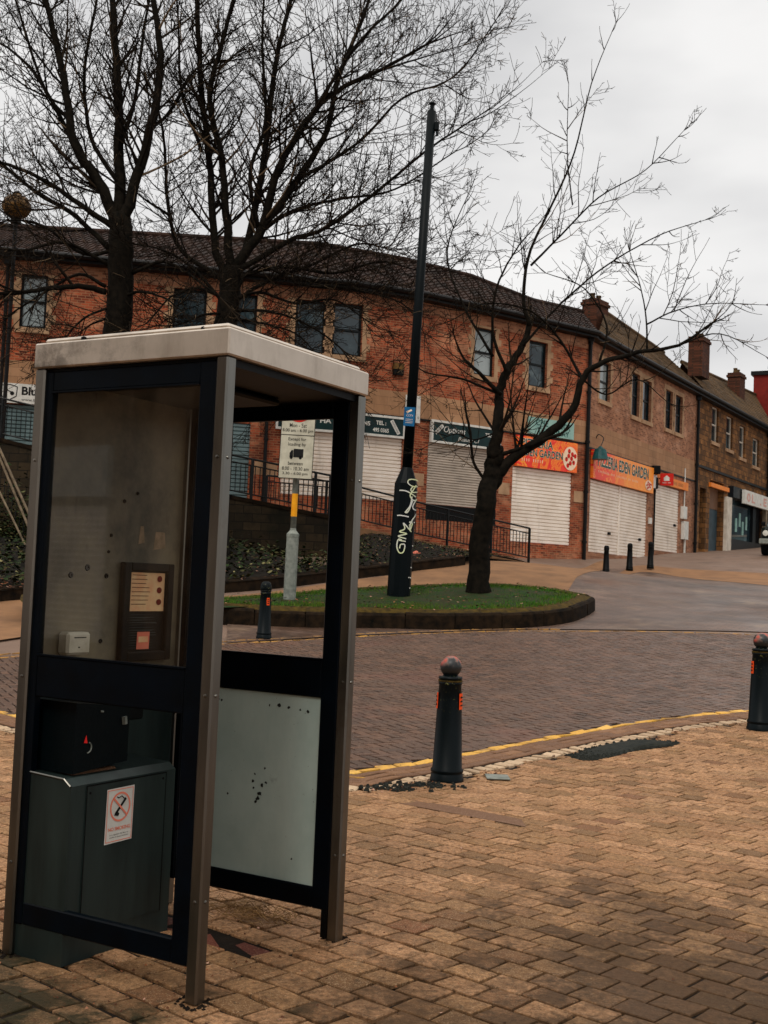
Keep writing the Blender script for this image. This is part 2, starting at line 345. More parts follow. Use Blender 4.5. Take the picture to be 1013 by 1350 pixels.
t.set(t.mix(t.ramp(t.noise(1.3, 4), [(.4, 0.), (.7, .5)]), c, lin(92, 84, 36)), .8, 0, .1); M['grass'] = t.m
M['turf'] = plain('turf', lin(26, 50, 18), lin(52, 44, 24), 5, .9, 0, .6)
t = NT('ivy'); g = t.N.new('ShaderNodeNewGeometry'); t.set(t.ramp(g.outputs['Random Per Island'], [(0, lin(24, 36, 18)), (.45, lin(42, 56, 26)), (.75, lin(56, 42, 24)), (.93, lin(74, 78, 44)), (1, lin(130, 122, 84))]), .7, 0, .12); M['ivy'] = t.m
t = NT('litter'); g = t.N.new('ShaderNodeNewGeometry'); t.set(t.ramp(g.outputs['Random Per Island'], [(0, lin(90, 54, 30)), (.6, lin(70, 42, 26)), (.85, lin(130, 80, 50)), (1, lin(190, 150, 130))]), .8, 0, .3); M['litter'] = t.m
M['straw'] = plain('dry_straw', lin(150, 116, 76), lin(80, 58, 36), 12, .9, 0, 0)
def brick(name, c1, c2, mortar, bw=.225, rh=.075, ms=.01, blotch=(), bumps=.5, sc=1.0):
    t = NT(name); uv = t.tc.outputs['UV']
    b = t.N.new('ShaderNodeTexBrick'); b.inputs['Scale'].default_value = sc; b.inputs['Brick Width'].default_value = bw; b.inputs['Row Height'].default_value = rh
    b.inputs['Mortar Size'].default_value = ms; b.inputs['Mortar Smooth'].default_value = .2; b.inputs['Bias'].default_value = 0
    b.inputs['Color1'].default_value = (*lin(*c1), 1); b.inputs['Color2'].default_value = (*lin(*c2), 1); b.inputs['Mortar'].default_value = (*lin(*mortar), 1)
    t.link(uv, b.inputs['Vector']); c = b.outputs['Color']
    for sc2, lo, hi, amt, col, st in blotch: c = t.mix(t.ramp(t.noise(sc2, 5, .7, co=t.stretch(st, 1, 1, uv)), [(lo, 0.), (hi, amt)]), c, lin(*col))
    c = t.mix(t.ramp(t.noise(.55, 6, .75, co=t.stretch(1.6, .5, 1, uv)), [(.45, 0.), (.75, .6)]), c, tuple(v * .25 for v in lin(*c2)))
    t.set(c, .85, 0, .2); t.bump(b.outputs['Fac'], -bumps, .01); M[name] = t.m; return t.m
brick('red_brick', (174, 86, 56), (92, 42, 30), (150, 110, 82), blotch=[(1.1, .5, .7, .5, (226, 166, 126), .5), (6, .58, .68, .7, (92, 44, 34), .35), (.35, .5, .8, .35, (120, 66, 46), 1)])
brick('pink_brick', (172, 118, 88), (112, 70, 52), (152, 116, 90), blotch=[(1.1, .5, .75, .4, (226, 180, 150), .6), (6, .6, .7, .5, (130, 80, 62), .35)])
brick('band_stone', (170, 130, 98), (152, 114, 84), (130, 96, 74), .9, .27, .008, [(1.5, .5, .8, .4, (160, 124, 96), 1)])
brick('sandstone', (138, 94, 54), (78, 54, 34), (56, 42, 30), .5, .24, .016, [(1.1, .45, .65, .7, (72, 54, 36), 1), (2.5, .55, .7, .6, (196, 140, 84), 1)])
brick('retaining_wall', (66, 54, 38), (44, 36, 26), (26, 22, 17), .5, .22, .012, [(1.2, .4, .65, .8, (22, 22, 15), 1), (.7, .5, .7, .5, (30, 34, 20), 1)])
brick('far_stone', (150, 120, 88), (128, 100, 74), (90, 72, 56), .8, .3, .01, [(.8, .5, .75, .4, (120, 104, 84), 1)])
brick('chimney_brick', (96, 56, 40), (62, 38, 28), (54, 42, 32), blotch=[(2, .5, .7, .6, (40, 30, 24), 1)])
M['trim'] = plain('stone_trim', lin(178, 144, 112), lin(140, 110, 84), 2, .85, 0, .2)
M['pantile'] = plain('dark_pantile', lin(58, 40, 32), lin(30, 24, 20), 1.3, .85, 0, .4, lo=.3, hi=.65)
M['slate'] = plain('brown_stone_slate', lin(92, 70, 44), lin(52, 42, 28), 1.2, .85, 0, .4)
M['gutter'] = plain('dark_gutter', lin(12, 11, 11), lin(20, 18, 17), 3, .5, 0, .1)
M['winframe'] = plain('dark_window_frame', lin(16, 24, 26), lin(12, 18, 20), 3, .5, 0, .1)
M['whiteframe'] = plain('white_sash_paint', lin(206, 196, 180), lin(170, 158, 142), 3, .5, 0, .1)
t = NT('window_glass'); c = t.ramp(t.noise(1.1, 4), [(.35, lin(18, 32, 38)), (.6, lin(40, 56, 62)), (.75, lin(96, 110, 112))]); t.set(c, .08, 0, .6); M['pane'] = t.m
t = NT('blind_behind_glass'); c = t.ramp(t.noise(1.3, 3), [(.3, lin(150, 160, 160)), (.7, lin(110, 122, 124))]); t.set(c, .1, 0, .6); M['paneblind'] = t.m
t = NT('white_roller_shutter'); c = t.ramp(t.noise(1.2, 4), [(.3, lin(246, 236, 224)), (.7, lin(226, 212, 196))]); c = t.mix(t.ramp(t.noise(1.6, 6, .75, co=t.stretch(1.6, 1.6, .25)), [(.55, 0.), (.8, .6)]), c, lin(130, 112, 92)); t.set(c, .5, 0, .2); M['shutterwhite'] = t.m
t = NT('grimy_shutter'); sep = t.N.new('ShaderNodeSeparateXYZ'); t.link(t.co, sep.inputs[0])
c = t.ramp(t.noise(1.5, 6, .7, co=t.stretch(1, 1, 2)), [(.3, lin(200, 186, 170)), (.6, lin(172, 160, 146)), (.8, lin(120, 112, 102))]); t.set(c, .6); M['shuttergrey'] = t.m
M['shutterteal'] = plain('blue_grey_shutter', lin(112, 132, 134), lin(84, 102, 104), 1.2, .5, 0, .1)
M['fascia'] = plain('dark_green_fascia', lin(16, 46, 46), lin(12, 34, 36), 2, .4, 0, 0)
t = NT('orange_sign_print'); uv = t.tc.outputs['UV']
n1 = t.noise(1.1, 3, .5, uv, 3.0); c = t.ramp(n1, [(.36, lin(226, 30, 22)), (.44, lin(240, 60, 26)), (.47, lin(250, 160, 40)), (.5, lin(238, 84, 28)), (.6, lin(246, 128, 30)), (.66, lin(228, 44, 24))]); t.set(c, .45); M['flame'] = t.m
t = NT('red_to_orange_print'); uv = t.tc.outputs['UV']; sx = t.N.new('ShaderNodeSeparateXYZ'); t.link(uv, sx.inputs[0])
c = t.ramp(t.math('SUBTRACT', sx.outputs['X'], 27.6), [(0, lin(226, 28, 24)), (.6, lin(236, 60, 26))]); n1 = t.noise(1.3, 2, .5, uv, 2.0)
c = t.mix(t.ramp(t.math('MULTIPLY', t.math('SUBTRACT', sx.outputs['X'], 29.2), .4), [(0, 0.), (1, 1.)]), c, lin(246, 138, 34)); c = t.mix(t.ramp(n1, [(.5, 0.), (.56, .6), (.62, 0.)]), c, lin(250, 170, 50)); t.set(c, .45); M['flame2'] = t.m
M['orangefade'] = plain('faded_orange_sign', lin(232, 140, 60), lin(220, 112, 40), 2, .5, 0, 0)
M['cream'] = plain('cream_print', lin(238, 214, 190), lin(232, 200, 160), 5, .5, 0, 0)
M['tealprint'] = plain('dark_teal_print', lin(24, 80, 76), lin(20, 66, 62), 3, .5, 0, 0)
M['paleteal'] = plain('pale_teal_board', lin(142, 178, 168), lin(120, 158, 150), 3, .5, 0, 0)
M['darkshop'] = plain('dark_shopfront_paint', lin(16, 20, 24), lin(24, 28, 32), 2, .4, 0, .1)
M['door'] = plain('blue_grey_door', lin(58, 76, 84), lin(44, 58, 64), 3, .5, 0, .1)
M['darkred'] = plain('dark_red_building', lin(120, 36, 28), lin(96, 28, 24), 3, .8, 0, .2)
M['carpaint'] = plain('dark_car_paint', lin(28, 34, 30), lin(22, 26, 24), 3, .25, .3, 0)
M['tyre'] = plain('tyre', lin(10, 20, 20), lin(26, 26, 26), 8, .9, 0, .2)
M['headlamp'] = plain('lamp_glass', lin(210, 210, 200), lin(190, 190, 180), 8, .1, 0, 0)
M['amber'] = plain('mossy_amber_globe', lin(110, 78, 34), lin(54, 42, 22), 9, .5, 0, .3)
M['greenlamp'] = plain('verdigris_lamp', lin(40, 84, 84), lin(30, 62, 64), 5, .4, 0, .1)
t = NT('signal_red'); t.set(lin(230, 30, 24), .4); M['signal'] = t.m

# ------------------------------------------------------------------ ground
def drape(mb, A, B, off, nv=10, step=.4):
    A = resample(smooth(A, 5), step) ; 
    Bs = smooth(B, 5); n = len(A)
    # resample B to the same count
    L = np.r_[0, np.cumsum([np.linalg.norm(np.array(b)[:2] - np.array(a)[:2]) for a, b in zip(Bs[:-1], Bs[1:])])]
    out = []
    for i in range(n):
        s_ = L[-1] * i / (n - 1); k = min(max(int(np.searchsorted(L, s_)) - 1, 0), len(Bs) - 2)
        t_ = (s_ - L[k]) / (L[k + 1] - L[k] + 1e-9); b = np.array(Bs[k])[:2] * (1 - t_) + np.array(Bs[k + 1])[:2] * t_
        a = A[i][:2]; row = []
        for j in range(nv + 1):
            q = a + (b - a) * j / nv; row.append((q[0], q[1], terr(*q) + off))
        out.append(row)
    mb.grid(out)
mb = MB(); xs = list(np.r_[np.linspace(-400, -40, 6), np.arange(-34, 46, 1.0), np.linspace(52, 400, 6)]); ys = list(np.r_[np.linspace(-300, -20, 5), np.arange(-12, 86, .8), np.linspace(95, 600, 6)])
mb.grid([[(x, y, terr(x, y) - (.034 if y < 20 else .022)) for x in xs] for y in ys]); mb.build('ground', M['tarmac'], smoothed=True, kind='structure')

KP = [(-7.5, 14.6), (-5.4, 12.6), (-3.55, 10.9), (-1.7, 9.2)] + [tuple(G(*p)[:2]) for p in ((470, 1043), (560, 1030), (640, 1018), (760, 992), (900, 964), (1013, 950), (1150, 938), (1320, 925))]
KC = smooth(KP, 10)
FORE = [(-7.5, 14.6)] + [(p[0], p[1]) for p in KC] + [(KC[-1][0] + 1, 1.0), (3.2, .4), (-3.2, .4), (-7.5, 4)]
mb = MB(); st = 1.0
bed_poly = FORE
rows = []
# joint bed beneath the blocks
ysb = np.arange(.4, 22, .5)
mbj = MB()
A = [(p[0], p[1]) for p in KC]; Bq = [(-9 + 24 * i / (len(A) - 1), .2) for i in range(len(A))]
rows = [[((1 - t_) * a[0] + t_ * b[0], (1 - t_) * a[1] + t_ * b[1], terr((1 - t_) * a[0] + t_ * b[0], (1 - t_) * a[1] + t_ * b[1]) - .012) for t_ in np.linspace(0, 1, 24)] for a, b in zip(A, Bq)]
mbj.grid(rows); mbj.build('pavement_bed', M['joint'], smoothed=True, kind='structure')
def block(mb, cx, cy, ang, L, Wd, h=.0, gap=.008, jit=.004, bev=.006, tilt=.004, drop=.02):
    c, s = math.cos(ang), math.sin(ang); hl, hw = L / 2 - gap / 2, Wd / 2 - gap / 2
    z0 = h + ru(-.0015, .0015); tx, ty = ru(-tilt, tilt), ru(-tilt, tilt); P = []
    for (a, b) in ((-hl, -hw), (hl, -hw), (hl, hw), (-hl, hw)):
        a += ru(-jit, jit); b += ru(-jit, jit); P.append((a, b))
    lo, mi, hi = [], [], []
    for a, b in P:
        def at(k, dz):
            a2, b2 = a * (1 - k / hl), b * (1 - k / hw); x = cx + a2 * c - b2 * s; y = cy + a2 * s + b2 * c
            return (x, y, terr(x, y) + z0 + dz + tx * a / hl + ty * b / hw)
        lo.append(at(0, -drop)); mi.append(at(0, -bev)); hi.append(at(bev * 1.3, 0))
    n = 4
    mb.add(lo + mi + hi, [(8, 9, 10, 11)] + [(i, (i + 1) % 4, 4 + (i + 1) % 4, 4 + i) for i in range(4)] + [(4 + i, 4 + (i + 1) % 4, 8 + (i + 1) % 4, 8 + i) for i in range(4)])
mb = MB(); mbr = MB(); ang = math.radians(-41); c, s = math.cos(ang), math.sin(ang); BL, BW = .18, .147
KIO = (-.5741, 4.154); TH = .5282
def kioskxy(x, y): return (KIO[0] + x * math.cos(TH) + y * math.sin(TH), KIO[1] - x * math.sin(TH) + y * math.cos(TH))
redrow = [kioskxy(-.30 - .16 * i, .70 + .005 * i) for i in range(4)]
hole = [kioskxy(.06, .97), kioskxy(-.02, -.06)]
for j in range(-110, 110):
    for i in range(-80, 80):
        a = i * BL + (BL / 2 if j % 2 else 0) + .02 * math.sin(j * 1.7); b = j * BW
        x = a * c - b * s; y = 5 + a * s + b * c
        if y < .5 or y > 20 or abs(x) > .36 * y + 2.4: continue
        if not inpoly(x, y, FORE): continue
        if min((x - h_[0]) ** 2 + (y - h_[1]) ** 2 for h_ in hole) < .0016: continue
        if min((x - h_[0]) ** 2 + (y - h_[1]) ** 2 for h_ in redrow) < .009:
            block(mbr, x, y, ang + ru(-.1, .1), BL, BW, -.012, .012); continue
        sunk = .004 * math.sin(x * 2.1 + 1) * math.sin(y * 1.7)
        near = (x + .7) ** 2 + (y - 4.6) ** 2 < 2.2
        block(mb, x, y, ang + ru(-.015, .015) * (2 if near else 1), BL, BW, sunk, ru(.009, .015) * (1.3 if near else 1), tilt=.003 if near else .0012, bev=.003, drop=.016)
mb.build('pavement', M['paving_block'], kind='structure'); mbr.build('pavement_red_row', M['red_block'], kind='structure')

def offset(P, d):
    out = []
    for i, p in enumerate(P):
        a, b = np.array(P[max(i - 1, 0)])[:2], np.array(P[min(i + 1, len(P) - 1)])[:2]; t_ = (b - a) / (np.linalg.norm(b - a) + 1e-9)
        out.append(np.array([p[0] - t_[1] * d, p[1] + t_[0] * d]))
    return out
def course(mb, P, d, L, Wd, h, **k):
    Q = resample(offset(P, d), L)
    for a, b in zip(Q[:-1], Q[1:]):
        m = (a + b) / 2; block(mb, m[0], m[1], math.atan2(b[1] - a[1], b[0] - a[0]) + ru(-.02, .02), L, Wd, h, **k)
KC2 = [np.array(p)[:2] for p in KC]
m_ = MB(); course(m_, KC2, .1, .14, .2, .004, gap=.052, bev=.006, jit=.006, tilt=.004); m_.build('edge_sett_course', M['sett'], kind='structure')
m_ = MB(); [course(m_, KC2, d, .21, .105, -.002) for d in (.29, .40, .51)]; m_.build('channel_course', M['brown_block'], kind='structure')
m_ = MB(); course(m_, KC2, .62, .21, .105, -.001, gap=.016, bev=.006, jit=.008, tilt=.008); m_.build('yellow_line', M['yellow_block'], kind='structure')

# carriageway of herringbone blocks between the pavement and the island
IB = [G(*p)[:2] for p in ((60, 808), (150, 814), (220, 818), (289, 822), (400, 827), (500, 828), (600, 830), (700, 827), (755, 820), (783, 806))]
IT = [G(px, py, .24)[:2] for px, py in ((778, 787), (735, 779), (660, 772), (560, 773), (440, 779), (300, 790), (150, 799), (70, 803))]
FY = [G(*p)[:2] for p in ((-60, 872), (0, 867), (120, 858), (289, 849), (455, 840), (560, 835), (655, 832), (743, 832), (830, 832), (927, 834), (1040, 838), (1200, 846))]
FYs = smooth([(p[0], p[1]) for p in FY], 8)
ROADP = [tuple(p) for p in offset(KC2, .66)] + [tuple(p[:2]) for p in FYs[::-1]]
mb = MB(); w = .105; ang = math.radians(28); c, s = math.cos(ang), math.sin(ang)
for i in range(-190, 190):
    for j in range(-190, 190):
        k = (i + j) % 4
        if k == 0: a, b, rot = i + 1, j + .5, 0
        elif k == 2: a, b, rot = i + .5, j + 1, PI / 2
        else: continue
        x = 2 + (a * c - b * s) * w; y = 15 + (a * s + b * c) * w
        if abs(x) > .36 * y + 1.5 or not inpoly(x, y, ROADP): continue
        block(mb, x, y, ang + rot, 2 * w, w, -.003, .018, .004, .004, .002, .014)
mb.build('carriageway', M['road_block'], kind='structure')
m_ = MB(); A_ = [tuple(p) for p in offset(KC2, .2)][::4]; B_ = [tuple(p[:2]) for p in FYs][::4]; drape(m_, A_, B_, -.016, 24, .3); m_.build('carriageway_bed', M['joint'], kind='structure')
m_ = MB()
course(m_, [np.array(p)[:2] for p in FYs], .0, .21, .07, .002, gap=.03, jit=.008); course(m_, [np.array(p)[:2] for p in FYs if p[0] < 3.5], .28, .21, .06, .002, gap=.03)
paver('worn_yellow_block', [(190, 140, 62), (150, 108, 56), (170, 122, 58)], .4, .7, [(2.5, .45, .6, .85, (92, 70, 52))]); m_.build('far_yellow_line', M['worn_yellow_block'], kind='structure')
# crossroad surface beyond the yellow line, path behind the island, tan ramp strip
XR = MB(); A_ = [G(*p)[:2] for p in ((300, 847), (455, 838), (655, 830), (830, 830), (1040, 834), (1300, 850))]
B_ = [G(*p)[:2] for p in ((300, 798), (455, 796), (655, 768), (800, 750), (1040, 756), (1300, 768))]; drape(XR, A_, B_, -.003, 60, .4); XR.build('side_road', M['crossroad'], kind='structure')
m_ = MB(); A_ = [G(*p)[:2] for p in ((-40, 850), (60, 835), (290, 800), (440, 785), (560, 778), (660, 776), (760, 782))]
B_ = [G(*p)[:2] for p in ((-40, 790), (60, 790), (290, 786), (440, 768), (560, 752), (640, 742), (800, 738))]; drape(m_, A_, B_, .001, 30, .4); m_.build('footpath', M['path'], kind='structure')
m_ = MB(); A_ = [G(*p)[:2] for p in ((640, 776), (740, 772), (830, 757), (900, 761), (1013, 772), (1150, 786))]
B_ = [G(*p)[:2] for p in ((640, 762), (740, 752), (830, 748), (900, 750), (1013, 756), (1150, 765))]; drape(m_, A_, B_, .005, 20, .4); m_.build('pale_crossing_strip', M['path'], kind='structure')
# tarmac patch with moss beside the setts
m_ = MB(); pp = [G(*p)[:2] for p in ((748, 997), (790, 984), (840, 976), (890, 979), (885, 984), (840, 990), (800, 1000), (770, 1003))]
cpt = np.mean(pp, axis=0); pts = []
for i, p in enumerate(smooth([tuple(p) for p in pp] + [tuple(pp[0])], 5)[:-1]): pts.append(p)
n = len(pts); m_.add([(p[0], p[1], terr(*p[:2]) + .004) for p in pts] + [(p[0] * .6 + cpt[0] * .4, p[1] * .6 + cpt[1] * .4, terr(*p[:2]) + .022 + ru(0, .01)) for p in pts] + [(cpt[0], cpt[1], terr(*cpt) + .028)],
    [(i, (i + 1) % n, n + (i + 1) % n, n + i) for i in range(n)] + [(n + i, n + (i + 1) % n, 2 * n) for i in range(n)])
m_.build('tarmac_patch', M['patch'], kind='structure')
m_ = MB()
for (px, py, sx) in ((560, 1036, 26), (520, 1040, 16)):
    g = G(px, py); 
    for k in range(70):
        x, y = g[0] + random.gauss(0, .13), g[1] + random.gauss(0, .06); r = ru(.008, .025); z = terr(x, y)
        m_.hexa([(x - r, y - r, z - .005), (x + r, y - r * ru(.4, 1), z - .005), (x + r, y + r, z - .005), (x - r, y + r, z - .005), (x - r * .6, y - r * .6, z + r), (x + r * .5, y - r * .4, z + r * ru(.5, 1.2)), (x + r * .5, y + r * .5, z + r), (x - r * .5, y + r * .6, z + r * .8)])
m_.build('broken_paving_rubble', M['patch'], label='dark loose rubble and soil at the foot of the round-topped bollard', cat='rubble', kind='stuff')
m_ = MB(); g = G(656, 1026); m_.box((g[0] - .09, g[1] - .1, g[2] + .004), (g[0] + .09, g[1] + .1, g[2] + .016), .004)
m_.top('drain_cover', M['galv'], g, label='small grey metal cover plate lying beside the setts right of the ball-topped bollard', cat='cover plate')
m_ = MB(); A_ = [G(*p)[:2] for p in ((518, 1052), (600, 1064), (700, 1083))]; B_ = [G(*p)[:2] for p in ((528, 1060), (608, 1075), (694, 1091))]
drape(m_, A_, B_, .004, 3, .1); m_.build('mortar_repair_strip', M['brown_block'], kind='structure')

m_ = MB()
for k in range(420):
    q = pp[0] * 0; u_ = rnd(); i = int(u_ * (len(KC2) - 1)); side = random.gauss(-.06, .07); t0_ = offset(KC2, side)[i] if False else KC2[i] + np.array([random.gauss(0, .06), random.gauss(-.03, .06)])
    if abs(t0_[0]) > .36 * t0_[1] + 1: continue
    z = terr(*t0_); r = ru(.006, .02); a = ru(0, 6.28); m_.add([(t0_[0] + r * math.cos(a), t0_[1] + r * math.sin(a), z + .004), (t0_[0] - r * math.sin(a), t0_[1] + r * math.cos(a), z + ru(.004, .02)), (t0_[0] - r * math.cos(a), t0_[1] - r * math.sin(a), z + .005), (t0_[0] + r * .6 * math.sin(a), t0_[1] - r * .6 * math.cos(a), z + ru(.003, .012))], [(0, 1, 2, 3)])
for k in range(900):
    x, y = ru(-3.2, 5), ru(2.6, 13)
    if rnd() < .4: x, y = random.gauss(-.9, .5), random.gauss(4.5, .5)
    z = terr(x, y); r = ru(.002, .008); a = ru(0, 6.28); m_.add([(x + r * math.cos(a), y + r * math.sin(a), z + .003), (x - r * math.sin(a), y + r * math.cos(a), z + .004), (x - r * math.cos(a), y - r * math.sin(a), z + .008), (x + r * math.sin(a), y - r * math.cos(a), z + .003)], [(0, 1, 2, 3)])
m_.build('ground_debris', M['litter'], label='small bits of leaf and grit lying on the block paving and along its edge', cat='debris', kind='stuff')
m_ = MB()
for k in range(700):
    i = random.randrange(len(pts)); f_ = math.sqrt(rnd()); x = cpt[0] + (pts[i][0] - cpt[0]) * f_ * 1.02; y = cpt[1] + (pts[i][1] - cpt[1]) * f_ * 1.02; z = terr(x, y) + .018; r = ru(.012, .03); a = ru(0, 6.28)
    m_.add([(x + r * math.cos(a), y + r * math.sin(a), z - .012), (x + r * math.cos(a + 2.1), y + r * math.sin(a + 2.1), z - .012), (x + r * math.cos(a + 4.2), y + r * math.sin(a + 4.2), z - .012), (x, y, z + ru(.0, .009))], [(0, 1, 3), (1, 2, 3), (2, 0, 3)])
m_.build('moss_clumps', M['patch'], label='dark moss and crumbled tarmac clumps along the patch beside the setts', cat='moss', kind='stuff')
# ------------------------------------------------------------------ island with kerb and grass
ISL = smooth([tuple(p) for p in IB] + [tuple(p) for p in IT] + [tuple(IB[0])], 5)[:-1]
ISL = [np.array(p)[:2] for p in ISL]; cen = np.mean(ISL, axis=0)
def inset(P, d):
    n = len(P); out = []
    for i in range(n):
        a, b = P[i - 1], P[(i + 1) % n]; t_ = (b - a) / np.linalg.norm(b - a); nrm = np.array([-t_[1], t_[0]])
        out.append(P[i] + nrm * d)
    return out
HK = .27
def ring(P, dz): return [(p[0], p[1], terr(*p) + dz) for p in P]
def ringmesh(mb, rings):
    n = len(rings[0]); mb.add([p for r in rings for p in r], [(k * n + i, k * n + (i + 1) % n, (k + 1) * n + (i + 1) % n, (k + 1) * n + i) for k in range(len(rings) - 1) for i in range(n)])
P0 = ISL; m_ = MB(); loop = resample([np.array(p) for p in P0] + [P0[0]], .15); nl = len(loop)
def nl_(i):
    a_, b_ = loop[(i - 1) % nl], loop[(i + 1) % nl]; t_ = (b_ - a_) / np.linalg.norm(b_ - a_); return np.array([-t_[1], t_[0]])
for k in range(0, nl, 6):
    dz, dn = ru(-.014, .014), ru(-.012, .012); rows = []
    for off_, h_ in ((0, -.08), (.006, HK * .5), (.012, HK - .04), (.045, HK), (.17, HK + .004), (.2, HK - .08)):
        row = []
        for j in range(7):
            i = (k + j) % nl; p = loop[i] + nl_(i) * (off_ + dn + ru(-.004, .004))
            if j in (0, 6): q_ = loop[(k + (1 if j == 0 else 5)) % nl]; p = p + (q_ - loop[i]) * .06
            row.append((p[0], p[1], terr(*p) + h_ + dz + ru(-.004, .004)))
        rows.append(row)
    m_.grid(rows)
    for j in (0, 6): m_.add([r[j] for r in rows], [tuple(range(6))])
mq = MB(); ringmesh(mq, [ring(inset(P0, .03), -.06), ring(inset(P0, .04), HK - .05), ring(inset(P0, .19), HK - .05)]); mq.build('island_kerb_bed', M['joint'], kind='structure')
m_.build('island_kerb', M['kerb'], smoothed=False, kind='structure')
m_ = MB(); ringmesh(m_, [ring(inset(P0, .09), HK - .005), ring(inset(P0, .2), HK + .05), ring(inset(P0, .42), HK + .055)]); m_.build('island_moss_edge', M['moss'], smoothed=True, kind='structure')
def islz(x, y):
    d = min(np.hypot(p[0] - x, p[1] - y) for p in ISL[::2]); return terr(x, y) + HK + .02 + .06 * min(1, max(0, (d - .2) / .8))
R1 = inset(P0, .34); rr = []
for f in (1, .85, .7, .5, .3, .12, .01):
    rr.append([(cen[0] + (p[0] - cen[0]) * f, cen[1] + (p[1] - cen[1]) * f) for p in R1])
m_ = MB(); ringmesh(m_, [[(x, y, islz(x, y)) for x, y in r] for r in rr]); m_.build('island_turf', M['turf'], smoothed=True, kind='structure')
m_ = MB(); xs0 = min(p[0] for p in ISL); xs1 = max(p[0] for p in ISL); ys0 = min(p[1] for p in ISL); ys1 = max(p[1] for p in ISL); R2 = inset(P0, .3); cnt = 0
clump = lambda x, y: math.sin(x * 2.3 + math.sin(y * 3)) * math.sin(y * 2.9 + x)
while cnt < 26000:
    x, y = ru(xs0, xs1), ru(ys0, ys1)
    if not inpoly(x, y, R2): continue
    cnt += 1
    if clump(x * 1.3 + 2, y * 1.1) + random.gauss(0, .35) < -.75 or math.hypot(x - 1.95, y - 24.2) < ru(.3, .7): continue
    
    z = terr(x, y) + HK + .045 ; h = ru(.03, .07) * (1 + .4 * clump(x, y)); a = ru(0, PI); w_ = ru(.006, .012); lx, ly = random.gauss(0, .02), random.gauss(0, .02)
    m_.add([(x - w_ * math.cos(a), y - w_ * math.sin(a), z - .02), (x + w_ * math.cos(a), y + w_ * math.sin(a), z - .02), (x + lx, y + ly, z + h)], [(0, 1, 2)])
m_.build('island_grass', M['grass'], label='short green grass covering the kerbed island around the leaning tree', cat='grass', kind='stuff')

# ------------------------------------------------------------------ planting bed, retaining wall, walkway
KB = [G(*p) for p in ((-60, 800), (40, 790), (150, 786), (290, 781), (440, 766), (530, 755), (590, 748), (614, 745))]
BT = [W(-60, 690, 30.6), W(40, 705, 30.6), W(150, 712, 30.6), W(295, 716, 30.8), W(434, 745, 31.0), W(480, 704, 34.1), W(560, 716, 35.2), W(697, 742, 37.5)]
KBs = smooth([tuple(p) for p in KB], 6); BTs = smooth([tuple(p) for p in BT], 6)
BTn = [np.array(p) for p in BTs]
def bedp(u, v):
    i = u * (len(KBs) - 1); k = min(int(i), len(KBs) - 2); a = KBs[k] * (1 - (i - k)) + KBs[k + 1] * (i - k)
    k2 = min(int(i), len(BTn) - 2); b = BTn[k2] * (1 - (i - k2)) + BTn[k2 + 1] * (i - k2)
    p = a * (1 - v) + b * v; p = p.copy(); p[2] = (a[2] + .2) * (1 - v) + b[2] * v + .12 * math.sin(u * 40) * v * (1 - v) + .35 * v * (1 - v); return p
m_ = MB(); m_.grid([[bedp(i / 60, j / 10) for j in range(11)] for i in range(61)]); m_.build('planting_bed_soil', M['soil'], smoothed=True, kind='structure')
m_ = MB(); KK = [np.array(p)[:2] for p in KBs]; rows = []
for off_, dz in ((-.0, -.1), (.02, .22), (.16, .25), (.19, .12)):
    rows.append([(p[0], p[1], terr(*p) + dz) for p in offset(KK, off_)])
m_.grid(rows); m_.build('bed_kerb', M['kerb'], kind='structure')
m_ = MB()
for k in range(9000):
    u, v = ru(0, 1), ru(0.02, 1) ** 1.1
    if u > .6 and rnd() < .45: continue
    p = bedp(u, v); r = ru(.03, .075) if u < .66 else ru(.015, .04); h = abs(random.gauss(0, .16 if u < .66 else .02)); a = ru(0, 6.28); b = ru(0, 6.28)
    d1 = np.array([math.cos(a), math.sin(a), ru(-.5, .5)]) * r; d2 = np.array([-math.sin(a), math.cos(a), ru(-.3, .9)]) * r * .6
    q = p + np.array([0, 0, h + .01]); m_.add([q - d1, q - d2, q + d1, q + d2], [(0, 1, 2, 3)])
m_.build('ground_cover_plants', M['ivy'], label='low dark creeping plants covering the sloping bed beneath the retaining wall', cat='ground cover', kind='stuff')
m_ = MB()
for k in range(1500):
    u, v = (ru(.0, .2), ru(0, .12)) if rnd() < .25 else (ru(.3, 1), ru(0, .95)); p = bedp(u, v); r = ru(.02, .045); a = ru(0, 6.28)
    d1 = np.array([math.cos(a), math.sin(a), ru(-.3, .3)]) * r; d2 = np.array([-math.sin(a), math.cos(a), ru(-.3, .5)]) * r * .7; q = p + np.array([0, 0, .03 + ru(0, .03)])
    m_.add([q - d1, q - d2, q + d1, q + d2], [(0, 1, 2, 3)])
for k in range(500):
    i = random.randrange(len(ISL)); f_ = math.sqrt(rnd()) * .95; x = cen[0] + (ISL[i][0] - cen[0]) * f_; y = cen[1] + (ISL[i][1] - cen[1]) * f_; r = ru(.02, .04); a = ru(0, 6.28); q = np.array([x, y, islz(x, y) + .06])
    d1 = np.array([math.cos(a), math.sin(a), ru(-.3, .3)]) * r; d2 = np.array([-math.sin(a), math.cos(a), ru(-.3, .5)]) * r * .7; m_.add([q - d1, q - d2, q + d1, q + d2], [(0, 1, 2, 3)])
m_.build('fallen_leaves', M['litter'], label='brown fallen leaves scattered over the planting bed and the grass island', cat='leaves', kind='stuff')
